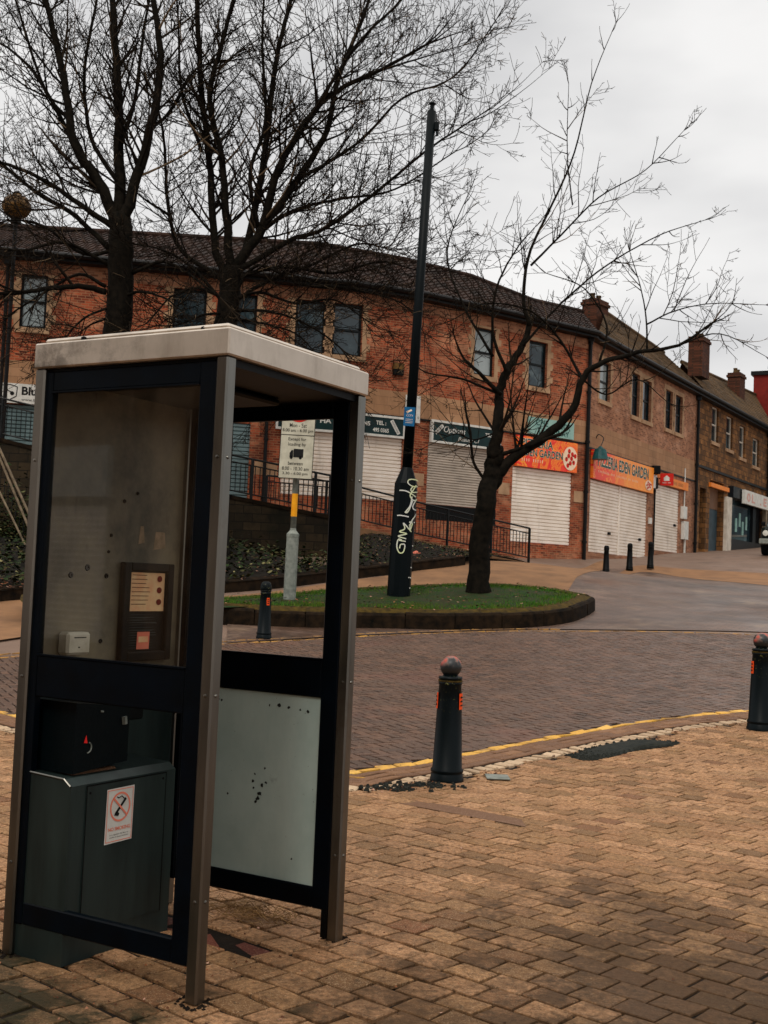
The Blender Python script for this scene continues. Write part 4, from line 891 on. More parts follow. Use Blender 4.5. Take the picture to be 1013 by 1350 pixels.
root = empty('floodlight', F(34.75, 6.3, 0), 'small black floodlight with a white junction box beside the red projecting sign', 'floodlight')
m_ = MB(); q = np.array(F(34.75, 6.5, .15)); m_.box(q - .17, q + .17, .03); m_.build('lamp_housing', M['black'], root)
m_ = MB(); fbox(m_, 34.6, 35.05, 5.75, 6.3, .01, .12); m_.build('junction_box', M['signwhite'], root)
# hanging teal wall lamp
root = empty('wall_lamp', F(28.2, 6.4, 0), 'verdigris bell-shaped lamp hanging from a curved bracket by the black downpipe', 'lamp')
q = np.array(F(27.75, 6.36, .4)); m_ = MB(); m_.lathe(q + [0, 0, -.2], [(.29, 0), (.27, .1), (.21, .36), (.1, .42), (.05, .48)], 14); m_.build('lamp_shade', M['greenlamp'], root, smoothed=False)
m_ = MB(); b0 = np.array(F(28.3, 7.0, 0)); m_.tube(smooth([b0, b0 + [0, 0, .15] + n_ * .1, b0 + [0, 0, .0] + n_ * .3, q + [0, 0, .25]], 5), .018, 6); m_.build('bracket', M['rail'], root)
# shop sign at far left with shield emblem
s7 = sign('shop_sign', 6.2, 9.3, 6.22, 6.8, .02, .1, 'signwhite', 'white shop sign with shield emblem at the left edge above the blue-grey shutter')
lettering(s7, [('Blue', (7.35, 6.47, 7.95, 6.72), {'bold': .03}), ('www.b', (7.35, 6.3, 7.75, 6.38), {})], .105, 'ink')
m_ = MB(); P = [(6.75, 6.72), (7.0, 6.76), (7.22, 6.7), (7.2, 6.42), (7.0, 6.3), (6.8, 6.4)]
for a, b in zip(P, P[1:] + P[:1]): m_.tube([F(*a, .106), F(*b, .106)], .012, 4)
disc(m_, 7.08, 6.5, .06, .108, 10); m_.tube([F(6.9, 6.6, .106), F(7.1, 6.52, .106)], .015, 4); m_.build('shield_emblem', M['ink'], s7)
root = sign('small_wall_sign', 19.08, 19.6, 6.55, 7.42, .03, .07, 'signwhite', 'tall narrow white wall sign half hidden behind the lamp column', 'sign')
lettering(root, [('I', (19.13, 7.2, 19.16, 7.3), {}), ('C', (19.13, 7.02, 19.2, 7.12), {}), ('o', (19.13, 6.84, 19.19, 6.92), {}), ('0', (19.5, 6.68, 19.56, 6.76), {})], .075, 'ink')
root = empty('alarm_box', F(18.8, 8.3, 0), 'small mustard alarm box on the red brick wall just left of the lamp column', 'alarm box')
m_ = MB(); fbox(m_, 18.6, 18.95, 8.2, 8.4, 0, .12); m_.build('housing', M['amber'], root); m_ = MB(); fbox(m_, 18.6, 18.95, 8.02, 8.197, 0, .1); m_.build('lower_cover', M['black'], root)
s8 = sign('shopfront_sign', 48.1, 53.2, 6.15, 6.85, .25, .4, 'signwhite', 'white box sign with faded pink letters on the dark shopfront of the stone building', frame=None)
lettering(s8, [('0', (48.5, 6.28, 49.2, 6.72), {'bold': .03}), ('L', (49.5, 6.28, 50.1, 6.72), {'bold': .03}), ('. E', (51.2, 6.28, 52.6, 6.72), {'bold': .03})], .405, 'fadedpink')

# ------------------------------------------------------------------ walkway behind the railings
WK = [W(-80, 572, 31.4), W(0, 592, 31.4), W(150, 628, 31.4), W(298, 664, 31.4), W(434, 692, 31.6), W(478, 696, 34.2), W(560, 713, 35.4), W(697, 742, 37.6)]
m_ = MB(); fr = []; bk_ = []
for p in WK:
    fr.append(p); u = _u_of(p[0], p[1]); q = np.array(F(u, p[2], .01)); bk_.append(q)
m_.grid([fr, bk_]); m_.grid([[(p[0], p[1], 1.) for p in fr], fr]); m_.build('raised_walkway', M['path'], kind='structure')
def railing(label, P, h=1.05, sp=.13, posts=1.7, midrail=True, group='railings along the raised walkway'):
    """P: base points of the railing"""
    P = [np.array(p, float) for p in P]; root = empty('railing', P[0], label, 'railing', group)
    up = np.array([0, 0, 1.]); tr_, br_, po, ba = MB(), MB(), MB(), MB()
    tr_.tube([p + up * h for p in P], .03, 6); br_.tube([p + up * .12 for p in P], .022, 6)
    if midrail: br_.tube([p + up * (h - .17) for p in P], .02, 6)
    R_ = resample(P, sp)
    for p in R_[1:]: ba.tube([p + up * .12, p + up * (h - .17 if midrail else h)], .012, 4, False)
    tr_.build('top_rail', M['rail'], root); br_.build('lower_rail', M['rail'], root); ba.each('baluster', M['rail'], root, limit=100)
    for p in resample(P, posts) + [P[-1]]:
        q = MB(); q.tube([p - up * .1, p + up * h], .045, 6); q.build('post', M['rail'], root)
    return root
railing('long dark railing on the retaining wall, sloping down behind the phone kiosk', [W(-80, 556, 31.15), W(0, 577, 31.15), W(150, 614, 31.15), W(298, 651, 31.15), W(434, 679, 31.35)])
railing('short level dark railing in front of the white shutters behind the parking sign', [W(350, 676, 33.2), W(462, 686, 33.6)], 1.05)
railing('dark ramp railing running from the kiosk down past the leaning tree to the path', [W(466, 688, 34.0), W(480, 692, 34.2), W(560, 711, 35.4), W(697, 740, 37.6)])
# stair handrails at the left edge
root = empty('stair_handrail', W(33, 700, 28), 'worn tan sloping stair handrails at the left edge beside the kiosk', 'handrail')
for (a, b) in (((-20, 548), (45, 692)), ((-20, 556), (45, 712))):
    m_ = MB(); m_.tube([W(*a, 28), W(*b, 28)], .03, 8); m_.build('rail', M['railtan'], root)
m_ = MB(); m_.tube([W(-20, 608, 28), W(45, 742, 28)], .025, 8); m_.build('lower_rail', M['railtan'], root)
m_ = MB(); m_.tube([W(-2, 580, 28), W(-6, 690, 28)], .03, 8); m_.tube([W(44, 690, 28), W(40, 790, 28)], .03, 8); m_.each('post', M['railtan'], root)
m_ = MB()
for k in range(14):
    a = np.array(W(-20 + k * 5, 608 + k * 10.6, 28)); m_.tube([a, a + [0, 0, .8]], .009, 4, False)
m_.each('baluster', M['rail'], root)
# leafy bank at the far left
m_ = MB(); c0 = W(-10, 745, 29.5)
for k in range(5000):
    p = np.array([c0[0] + random.gauss(0, 1.3), c0[1] + random.gauss(.2, .5), terr(c0[0], c0[1]) + abs(random.gauss(.3, .6))]); r = ru(.03, .07); a = ru(0, 6.28)
    d1 = np.array([math.cos(a), math.sin(a), ru(-.6, .6)]) * r; d2 = np.array([-math.sin(a), math.cos(a), ru(-.6, .9)]) * r * .6; m_.add([p - d1, p - d2, p + d1, p + d2], [(0, 1, 2, 3)])
m_.top('evergreen_shrub', M['ivy'], (c0[0], c0[1], terr(c0[0], c0[1])), label='dark green evergreen shrub beneath the stair handrails at the left edge', cat='shrub')
# litter
root_g = W(547, 733, 30); m_ = MB()
for k in range(3):
    p = root_g + np.array([k * .09, 0, -.05 * k]); m_.lathe(p, [(.02, -.1), (.12, -.04), (.1, .06), (.03, .14)], 7, axis=(.4, -.2, 1))
m_.top('litter_bag', M['salmon'], root_g, label='crumpled pink and white litter bag in the bed right of the lamp column', cat='litter')

# ------------------------------------------------------------------ bollards
def bollard(x, y, z, label, finial, sticker=(-.6, 2.5), group='cast iron bollards', H=.93, mats=('bollard', 'ball')):
    root = empty('bollard', (x, y, z), label, 'bollard', group); s_ = H / .93
    m_ = MB(); m_.local = True
    prof = [(.128, -.05), (.128, .02), (.122, .03), (.122, .055), (.116, .062), (.124, .07), (.124, .085), (.112, .1), (.092, .6), (.085, .72), (.09, .726), (.09, .74), (.083, .745), (.083, .758), (.09, .762), (.09, .778), (.06, .785), (.05, .8)]
    m_.lathe((0, 0, 0), [(r * s_, h * s_) for r, h in prof], 28); m_.build('post', M[mats[0]], root, smoothed=True).data
    m_ = MB(); m_.local = True
    if finial == 'ball': pr = [(max(.082 * math.sin(a), .001), .855 - .082 * math.cos(a)) for a in np.linspace(.15, PI, 14)]
    else: pr = [(.09, .78), (.095, .8), (.09, .86), (.075, .905), (.045, .925), (.002, .93)]
    m_.lathe((0, 0, 0), [(r * s_, h * s_) for r, h in pr], 24); m_.build('finial', M[mats[1]], root, smoothed=True)
    if finial == 'ball':
        m_ = MB(); m_.local = True; m_.lathe((0, 0, 0), [(.0915 * s_, .742 * s_), (.0925 * s_, .748 * s_), (.0915 * s_, .755 * s_)], 24); m_.build('yellow_ring', M['moss'], root)
    for a in sticker:
        m_ = MB(); m_.local = True; rows = []
        for hz in np.linspace(.54, .66, 4):
            rows.append([((.101 * s_ - .02 * (hz - .5)) * math.cos(a + d), (.101 * s_ - .02 * (hz - .5)) * math.sin(a + d), hz * s_) for d in np.linspace(-.26, .26, 6)])
        m_.grid(rows); o = m_.build('reflector', M['orange'], root)
        m_ = MB(); m_.local = True
        for hz in (.565, .595, .625): m_.grid([[(.1025 * s_ * math.cos(a + d), .1025 * s_ * math.sin(a + d), (hz + e) * s_) for d in np.linspace(-.15, .15, 4)] for e in (0, .012)])
        m_.build('reflector_print', M['ink'], o)
    return root
g = G(589, 1029); bollard(g[0], g[1], terr(g[0], g[1]), 'nearest round-topped black bollard with orange reflectors, standing left of the middle on the pavement edge', 'ball', (-.55, 3.3))
g = G(1002, 962); bollard(g[0], g[1], terr(g[0], g[1]), 'black ball-topped bollard at the right edge of the pavement', 'ball', (3.35,), H=.95)
g = W(348, 840, 19.48); bollard(g[0], g[1], terr(g[0], g[1]), 'dome-topped black bollard seen through the kiosk, in front of the island kerb', 'dome', (-1.0,), mats=('bollard', 'bollard'))
fb = [(799, 754), (830, 750.5), (857.5, 748)]
far0 = None
for i, (px, py) in enumerate(fb):
    D = 40.2 + i * .6; g = W(px, py, D); z = terr(g[0], g[1])
    lab = ['leftmost of the three small black bollards before the white shutters', 'middle one of the three small black bollards before the white shutters', 'rightmost of the three small black bollards, below the third white shutter'][i]
    if i == 0:
        far0 = bollard(g[0], g[1], g[2], lab, 'dome', (), 'three black bollards by the pizzeria', .9, ('black', 'black'))
    else:
        c_ = copy_tree(far0); c_.location = [float(v) for v in g]; c_['label'] = lab

# ------------------------------------------------------------------ lamp column with graffiti
def column():
    B = W(525, 793, 23.6); T = W(569.5, 147, 23.6); ax = (T - B); H = np.linalg.norm(ax); ax /= H
    root = empty('camera_column', B, 'tall dark green leaning steel column with graffiti on its wide base, on the grass island', 'column')
    m_ = MB(); hb = 2.45; m_.lathe(B - ax * .1, [(.232, 0), (.228, hb), (.1, hb + .34)], 12, axis=ax); base = m_.build('base_section', M['greenblack'], root)
    m_ = MB(); m_.lathe(B, [(.105, hb + .2), (.092, H * .6), (.09, H)], 16, axis=ax); m_.build('shaft', M['greenblack'], root, smoothed=True)
    m_ = MB(); m_.lathe(B, [(.088, H - .01), (.04, H + .02), (.04, H + .14), (.075, H + .15), (.075, H + .17), (.02, H + .21)], 12, axis=ax); m_.build('cap', M['greenblack'], root)
    m_ = MB(); q = B + ax * (H - .35) + np.array([.12, -.02, 0]); m_.box(q - .05, q + [.05, .05, .12], .01); m_.tube([q + [0, 0, -.03], q + [.02, 0, -.16]], .025, 6); m_.build('cable_bracket', M['greenblack'], root)
    # door outline on base and small specks of paint
    e1 = np.cross(ax, [0, 1., 0]); e1 /= np.linalg.norm(e1); e2 = np.cross(ax, e1)
    if e2[1] > 0: e2 = -e2
    e1 = np.array([1., 0, 0]) - ax * ax[0]; e1 /= np.linalg.norm(e1); e2 = np.cross(e1, ax); 
    if e2[1] > 0: e2 = -e2
    def cyl(s_, h, r=.24):  # s_: sideways -1..1
        a = math.asin(max(-.99, min(.99, s_))); return B + ax * h + r * (math.sin(a) * e1 + math.cos(a) * e2)
    def stroke(m_, pts, w_, r=.238):
        P = smooth([np.array(p, float) for p in pts], 6); L = []; Rr = []
        for i, p in enumerate(P):
            t_ = P[min(i + 1, len(P) - 1)] - P[max(i - 1, 0)]; t_ = t_ / (np.linalg.norm(t_) + 1e-9); n = np.array([-t_[1] / .232, t_[0]]); n = n / np.linalg.norm(n) * w_; n[0] /= .232 / 1
            L.append(cyl(p[0] + n[0] * 1., p[1] + n[1], r)); Rr.append(cyl(p[0] - n[0] * 1., p[1] - n[1], r))
        m_.grid([L, Rr])
    def PX(x, y):  # graffiti drawing coordinates (photo crop units) to cylinder
        return ((x - (300 - (y - 160) * .06)) / 92, 2.45 - (y - 200) / 985 * 2.42)
    st_ = [[(405, 225), (370, 208), (318, 212), (308, 240), (340, 262), (385, 258), (400, 240)], [(350, 262), (330, 290), (345, 312), (395, 300)], [(243, 302), (300, 308), (370, 345)], [(372, 250), (345, 300), (325, 340), (350, 375), (395, 360)],
           [(340, 345), (325, 420), (285, 480)], [(285, 480), (310, 470), (345, 380)], [(375, 360), (345, 430), (375, 450), (412, 400)], [(412, 420), (370, 490), (330, 560), (325, 620), (345, 560)],
           [(225, 506), (260, 505), (315, 512)], [(318, 555), (340, 550), (320, 580)], [(335, 630), (275, 565), (285, 610), (245, 635), (300, 650), (235, 672), (295, 690)],
           [(262, 700), (235, 700), (225, 760), (245, 805), (275, 795), (285, 740), (255, 738), (245, 770)], [(240, 705), (292, 712)]]
    m_ = MB()
    for q in st_: stroke(m_, [PX(*p) for p in q], .011)
    t = NT('pale_graffiti_paint'); t.set(t.ramp(t.noise(3, 3), [(.4, lin(206, 214, 160)), (.6, lin(206, 206, 200))]), .6)
    m_.build('graffiti', t.m, root)
    m_ = MB()
    for x, y in ((390, 552), (375, 742), (364, 918), (376, 1000), (320, 998), (354, 1082), (300, 470)):
        s_, h = PX(x, y); m_.lathe(cyl(min(s_, .9), h, .235), [(.014, -.002), (.012, .006)], 6, axis=e2)
    m_.each('paint_speck', M['signwhite'], root)
    # blue notice
    m_ = MB(); c_ = B + ax * ((793 - 554) / 646 * H) ; c_ = c_ + e2 * .105 - e1 * .03
    m_.hexa([c_ + e1 * a + ax * b + e2 * d for b in (-.19, .19) for a, d in ((-.11, 0), (.11, 0), (.11, .012), (-.11, .012))]); bs = m_.build('notice_plate', M['blue'], root)
    m_ = MB(); f_ = lambda a, b: c_ + e1 * a + ax * b + e2 * .014
    m_.text('CCTV', f_, (-.06, -.0, .07, .04)); m_.add([f_(-.07, .1), f_(.03, .15), f_(.05, .12), f_(-.05, .07)], [(0, 1, 2, 3)]); m_.add([f_(-.07, .085), f_(-.02, .08), f_(-.04, .06)], [(0, 1, 2)])
    for k in range(3): m_.add([f_(-.07, -.05 - k * .035), f_(.07, -.05 - k * .035), f_(.07, -.057 - k * .035), f_(-.07, -.057 - k * .035)], [(0, 1, 2, 3)])
    m_.build('notice_print', M['cream'], bs)
column()

# ------------------------------------------------------------------ parking restriction sign
def parking_sign():
    B = W(381.5, 795, 22.2); T = W(392, 600, 22.2); ax = (T - B); H = np.linalg.norm(ax); ax /= H; up = ax
    root = empty('parking_sign', B, 'grey post with a cream loading restriction plate, seen through the kiosk doorway', 'road sign')
    m_ = MB(); m_.lathe(B, [(.12, -.1), (.115, 1.22), (.12, 1.24), (.12, 1.29), (.06, 1.36), (.055, 1.4)], 14, axis=ax); m_.lathe(B, [(.118, .25), (.124, .25), (.124, .27), (.118, .27)], 14, axis=ax); m_.build('post_base', M['galv'], root)
    m_ = MB(); m_.lathe(B, [(.055, 1.3), (.055, H + 1.5)], 12, axis=ax); m_.build('post', M['galv'], root, smoothed=True)
    c0, c1, c2, c3 = [W(x, y, 22.0) for x, y in ((366.5, 630), (411.5, 632.5), (418.5, 556), (371.5, 553.5))]
    ex = (c1 - c0); wd = np.linalg.norm(ex); ex /= wd; ez = (c3 - c0); hh = np.linalg.norm(ez); ez /= hh; ey = np.cross(ex, ez)
    if ey[1] > 0: ey = -ey
    HH = 1.62
    f = lambda a, b, d=0: c0 + ex * a * wd + ez * b * hh + ey * d
    m_ = MB(); tp = HH; m_.prism([(0, 0), (1, 0), (1, tp), (0, tp)], lambda a, b: f(a, b, 0), lambda a, b: f(a, b, -.015)); pl = m_.build('plate', M['plate'], root)
    m_ = MB(); g = lambda a, b: f(a, b, .004)
    def line(x0, y0, x1, y1): m_.add([g(x0, y0), g(x1, y0), g(x1, y1), g(x0, y1)], [(0, 1, 2, 3)])
    for (x0, y0, x1, y1) in ((0.0, 0, 1, .012), (0, tp - .012, 1, tp), (0, .012, .018, tp - .012), (.982, .012, 1, tp - .012), (.018, .745, .982, .757)): line(x0, y0, x1, y1)
    m_.text('Mon - Sat', g, (.25, .885, .75, .955), bold=.004); m_.text('8.00 am - 6.00 pm', g, (.05, .79, .95, .86), bold=.004)
    m_.text('Except for', g, (.24, .64, .76, .71), bold=.004); m_.text('loading by', g, (.24, .55, .76, .62), bold=.004); m_.text('between', g, (.27, .235, .7, .295), bold=.004)
    m_.text('8.00 - 10.30 am', g, (.1, .145, .88, .205), bold=.004); m_.text('3.30 - 6.00 pm', g, (.12, .055, .86, .115), bold=.004)
    line(.41, .37, .7, .515); m_.add([g(.3, .37), g(.4, .37), g(.4, .49), g(.35, .49), g(.3, .44)], [(0, 1, 2, 3, 4)])
    for xc in (.35, .62): m_.add([g(xc + .045 * math.cos(a), .365 + .028 * math.sin(a)) for a in np.linspace(0, 6.28, 13)[:-1]], [tuple(range(12))])
    m_.build('plate_print', M['ink'], pl)
    m_ = MB(); n = 28; rr = []
    for R_ in (.4, .31): rr.append([g(.5 + R_ * math.cos(2 * PI * k / n), 1.21 + R_ * wd / hh * math.sin(2 * PI * k / n)) for k in range(n + 1)])
    m_.grid(rr); m_.build('red_ring', M['red'], pl)
    m_ = MB(); q = B + ax * ((795 - 680) / 195 * H); q2 = B + ax * ((795 - 650) / 195 * H); m_.tube([B + ax * 1.62, B + ax * 2.05], .0575, 12, False); m_.build('yellow_band', M['yellow'], root)
parking_sign()
# amber globe lantern far left
g = W(22, 275, 33.2); root = empty('globe_lamp', (g[0], g[1], terr(g[0], g[1])), 'old amber globe street lamp at the far left above the roof line', 'street lamp')
m_ = MB(); m_.tube([(g[0], g[1], 2), (g[0], g[1], g[2] - .25)], .06, 8); m_.build('post', M['gutter'], root)
m_ = MB(); m_.lathe(g, [(.12, -.3), (.3, -.2), (.42, 0), (.42, .1), (.3, .3), (.1, .42)], 12); m_.build('globe', M['amber'], root, smoothed=True)
m_ = MB(); m_.lathe(g, [(.16, -.42), (.14, -.3)], 10); m_.lathe(g, [(.12, .4), (.14, .44), (.02, .52)], 10); m_.each('lamp_fitting', M['gutter'], root)

# ------------------------------------------------------------------ phone kiosk
S = .954
K = empty('phone_kiosk', (KIO[0], KIO[1], 0), 'steel framed phone kiosk with navy frames and a dirty glass side, in the left foreground', 'phone box', rz=-TH)
class L(MB):
    def __init__(s): super().__init__(); s.local = True
PW = .053; ZT = 2.262; ZR = 2.362
for (x0, y0, tag_) in ((-PW, 0, 'c'), (-S, 0, 'l'), (-PW, S - PW, 'r'), (-S, S - PW, 'b')):
    m_ = L(); x1, y1 = x0 + PW, y0 + PW; cxs = x0 if tag_ in 'lb' else x1; 
    m_.box((x0, y0, .0 if tag_ != 'x' else 0), (x1, y1, ZT), .007); p_ = m_.build('post', M['steel'], K)
    m_ = L(); 
    for z in (.35, 1.06, 1.9): 
        xf = x0 + PW / 2; m_.lathe((xf, y0, z), [(.007, 0), (.006, .003), (.002, .004)], 8, axis=(0, -1, 0)); m_.lathe((x1, y0 + PW / 2, z), [(.007, 0), (.006, .003), (.002, .004)], 8, axis=(1, 0, 0))
    m_.each('rivet', M['steel'], p_)
m_ = L(); m_.box((-S - .004, -.006, ZT), (.006, S + .004, ZR), .006); rf = m_.build('roof', M['roofsteel'], K)
m_ = L(); m_.box((-S + .02, .02, ZR + .0005), (-.02, S - .02, ZR + .022), .01); m_.build('roof_cap', M['roofsteel'], rf)
m_ = L(); m_.lathe((-.14, .03, ZR + .004), [(.012, 0), (.012, .01), (.004, .014)], 8); m_.lathe((-.72, .02, ZR + .004), [(.012, 0), (.012, .01), (.004, .014)], 8); m_.each('roof_bolt', M['black'], rf)
m_ = L(); m_.box((-S + .02, .02, ZT - .03), (-.02, S - .02, ZT - .002)); m_.box((-S + .25, .2, ZT - .06), (-.3, S - .2, ZT - .032), .01); m_.build('ceiling', M['black'], K)
def frame(y, sgn, name, label=None):
    """framed side in a plane y = const: stiles, top, middle and bottom rails"""
    m_ = L(); a, b = (y + .012, y + .052) if sgn > 0 else (y - .052, y - .012)
    x0, x1 = -S + PW - .004, -PW + .004
    m_.box((x0, a, .12), (-.885, b, 2.258), .006) if False else None
    m_.box((x0, a, .12), (-.868, b, 2.25), .006); m_.box((-.134, a, .12), (x1, b, 2.25), .006); x0, x1 = -.918, -.072
    for z0, z1 in ((2.17, 2.25), (.985, 1.145), (.12, .205)): m_.box((x0 + .05, a + .004, z0), (x1 - .062, b - .004, z1), .005)
    m_.box((x0 + .05, a - .0, 2.165), (x1 - .062, a + .02, 2.172)); m_.box((x0 + .05, a, 1.143), (x1 - .062, a + .02, 1.15))
    return m_.build(name, M['navy'], K, label=label)
fA = frame(0, 1, 'side_frame'); fD = frame(S, -1, 'side_frame')
gx0, gx1 = -.875, -.128
m_ = L(); m_.quad((gx0, .03, 1.14), (gx1, .03, 1.14), (gx1, .03, 2.175), (gx0, .03, 2.175)); m_.build('glass_pane', M['glass'], fA)
m_ = L(); m_.box((gx0, S - .036, .2), (gx1, S - .028, .99)); fp = m_.build('frosted_panel', M['frosted'], fD)
# grime marks on the frosted panel
m_ = L()
def blob(m_, x, z, r, k=9):
    m_.add([(x + r * ru(.4, 1.2) * math.cos(2 * PI * i / k), S - .0375, z + r * ru(.4, 1.2) * math.sin(2 * PI * i / k)) for i in range(k)], [tuple(range(k))])
for x, z, r in ((-.42, .585, .01), (-.4, .6, .008), (-.47, .6, .009), (-.465, .57, .007), (-.46, .63, .006), (-.43, .55, .013), (-.44, .53, .011), (-.45, .515, .008), (-.41, .66, .006), (-.6, .53, .006), (-.7, .93, .01), (-.68, .94, .012), (-.66, .93, .007), (-.2, .92, .009), (-.24, .925, .007), (-.3, .93, .008), (-.35, .935, .01), (-.4, .93, .006), (-.7, .88, .01), (-.25, .3, .006), (-.72, .9, .007)): blob(m_, x, z, r)
m_.build('grime_marks', M['grime'], fp)
m_ = L(); m_.box((gx0, S - .035, 1.14), (gx0 + .02, S - .03, 2.17)); m_.build('glazing_bead', M['black'], fD)
# header on doorway side
# equipment wall (x = -S)
m_ = L(); m_.box((-S + .012, PW - .004, 1.0), (-S + .026, S - PW + .004, 2.25)); bb = m_.build('backboard', M['backboard'], K)
m_ = L(); m_.box((-S + .012, PW - .004, .06), (-S + .03, S - PW + .004, .998)); m_.build('lower_board', M['cabinet'], K)
m_ = L()
for y, z, r in ((.229, 1.457, .013), (.321, 1.49, .014), (.434, 1.458, .011), (.42, 1.185, .01), (.45, 1.63, .008), (.52, 1.78, .009), (.6, 1.82, .008), (.44, 1.56, .007)):
    m_.lathe((-S + .026, y, z), [(r, 0), (r * .9, .004), (r * .4, .004), (r * .3, .001)], 12, axis=(1, 0, 0))
m_.each('screw_hole', M['black'], bb)
# sticker reflections, painted as pale marks on the backboard
m_ = L(); 
def ghost(y0, z0, y1, z1): m_.add([(-S + .0268, y0, z0), (-S + .0268, y1, z0 + .01), (-S + .0268, y1 - .01, z1), (-S + .0268, y0 + .01, z1)], [(0, 1, 2, 3)])
ghost(.62, 1.6, .66, 1.68); ghost(.72, 1.58, .8, 1.66); 
M['stickerreflect'] = plain('sticker_reflection_tone', lin(150, 128, 108), lin(112, 100, 82), 30, .8, 0, 0); m_.each('sticker_reflection', M['stickerreflect'], bb)
# notice frame
X = -S + .026
m_ = L(); 
for (y0, z0, y1, z1) in ((.515, 1.095, .56, 1.52), (.8, 1.095, .838, 1.52), (.56, 1.485, .8, 1.52), (.56, 1.095, .8, 1.135)): m_.box((X, y0, z0), (X + .03, y1, z1), .004)
m_.box((X, .56, 1.135), (X + .008, .8, 1.485)); nf = m_.build('notice_frame', M['black'], K)
m_ = L(); m_.quad((X + .011, .565, 1.31), (X + .011, .795, 1.31), (X + .011, .795, 1.478), (X + .011, .565, 1.478)); nt = m_.build('notice', M['paper'], nf)
m_ = L()
for k in range(8): z = 1.465 - k * .018; yy = .575 + ru(0, .01); y2 = .70 - ru(0, .03); m_.quad((X + .0125, yy, z), (X + .0125, y2, z), (X + .0125, y2, z + .003), (X + .0125, yy, z + .003))
m_.build('notice_text', M['brown_block'], nt)
m_ = L()
for z in (1.452, 1.402, 1.35): m_.add([(X + .0125, .76 + .017 * math.cos(a), z + .014 * math.sin(a)) for a in np.linspace(0, 6.28, 11)[:-1]], [tuple(range(10))])
m_.each('notice_emblem', M['darkred'], nt)
m_ = L(); m_.quad((X + .012, .63, 1.145), (X + .012, .71, 1.145), (X + .012, .712, 1.22), (X + .012, .632, 1.22)); fl = m_.build('red_leaflet', M['salmon'], nf); m_ = L(); m_.quad((X + .0135, .64, 1.175), (X + .0135, .7, 1.175), (X + .0135, .7, 1.2), (X + .0135, .64, 1.2)); m_.build('leaflet_panel', M['paper'], fl)
m_ = L()
for k in range(14): z = 1.15 + k * .011; m_.quad((X + .01, .57, z), (X + .01, .57 + ru(.05, .2), z + ru(-.004, .004)), (X + .01, .75, z + .002), (X + .01, .6, z + .0025))
m_.build('crumpled_lining', M['cabinet'], nf)
m_ = L(); m_.box((-S + .026, .175, 1.137), (-S + .085, .306, 1.228), .01); wb = m_.build('white_box', M['white'], K); m_ = L(); m_.box((-S + .0855, .21, 1.205), (-S + .0875, .275, 1.209)); m_.box((-S + .0855, .235, 1.165), (-S + .0875, .242, 1.17)); m_.build('box_slot', M['black'], wb)
# payphone
m_ = L(); P = [(.075, .72), (.37, .74), (.37, .945), (.075, .985)]
m_.prism([(-S + .03, .0), (-.70, .0), (-.70, 1), (-S + .03, 1)], lambda a, b: (a, .07, .70 + .27 * b), lambda a, b: (a, .37, .72 + .22 * b)); ph = m_.build('payphone', M['greenblack'], K)
m_ = L(); m_.box((-S + .05, .09, .66), (-.72, .34, .70), .01); m_.build('phone_tray', M['brown_block'], ph)
m_ = L(); m_.box((-S + .03, .40, .87), (-S + .2, .52, 1.0), .008); m_.build('side_unit', M['black'], ph)
m_ = L(); m_.add([(-.698, .118, .815), (-.698, .138, .812), (-.698, .13, .845)], [(0, 1, 2)]); m_.build('red_light', M['signal'], ph)
m_ = L(); m_.tube([(-.697, .14 + .02 * math.cos(a), .795 + .02 * math.sin(a)) for a in np.linspace(-1.6, 1.2, 9)], .003, 5); m_.tube([(-.697, .335, .9), (-.697, .34, .87)], .012, 6); m_.tube([(-.697, .2, .93), (-.697, .215, .928)], .004, 5); m_.build('lock_trim', M['galv'], ph)
# equipment cabinet
m_ = L(); m_.prism([(-S + .03, .0), (-.655, .0), (-.655, .665), (-.69, .69), (-S + .03, .70)], lambda a, b: (a, .02, b), lambda a, b: (a, .62, b)); cb = m_.build('equipment_cabinet', M['cabinet'], K)
m_ = L(); m_.box((-.655, .1, .1), (-.651, .56, .655)); m_.build('access_panel', M['cabinet'], cb)
m_ = L(); 
for (y0, z0, y1, z1) in ((.1, .095, .104, .66), (.556, .095, .56, .66), (.104, .655, .556, .66)): m_.box((-.6512, y0, z0), (-.6502, y1, z1))
for y, z in ((.12, .63), (.54, .635)): m_.lathe((-.6508, y, z), [(.006, 0), (.004, .002)], 8, axis=(1, 0, 0))
m_.build('panel_joint', M['black'], cb)
m_ = L(); m_.tube([(-S + .03, .018, .70), (-.69, .018, .69), (-.656, .018, .666)], .004, 5); m_.build('cabinet_edge', M['steel'], cb)
XS = -.6485
sh = lambda z, y: z + (y - .2) * .0
m_ = L(); m_.quad((XS, .207, .418), (XS, .362, .42), (XS, .365, .632), (XS, .21, .63)); sk = m_.build('no_smoking_sticker', M['signwhite'], cb)
m_ = L(); n = 28; cy, cz, R_ = .287, .556, .058
m_.grid([[(XS + .001, cy + r * math.cos(2 * PI * k / n), cz + r * math.sin(2 * PI * k / n)) for k in range(n + 1)] for r in (R_, R_ - .008)])
a = -.75; dx, dz = math.cos(a), math.sin(a); m_.add([(XS + .0024, cy + dx * s_ * (R_ - .005) - dz * w_, cz + dz * s_ * (R_ - .005) + dx * w_) for s_, w_ in ((-1, -.004), (1, -.004), (1, .004), (-1, .004))], [(0, 1, 2, 3)])
m_.text('NO SMOKING', lambda p, q: (XS + .001, p, q), (.225, .466, .35, .48), bold=.02)
for (y0, z0, y1, z1) in ((.213, .424, .216, .626), (.3555, .424, .3585, .626), (.216, .424, .3555, .427), (.216, .623, .3555, .626)): m_.quad((XS + .001, y0, z0), (XS + .001, y1, z0), (XS + .001, y1, z1), (XS + .001, y0, z1))
m_.build('sticker_print', M['salmon'], sk)
m_ = L()
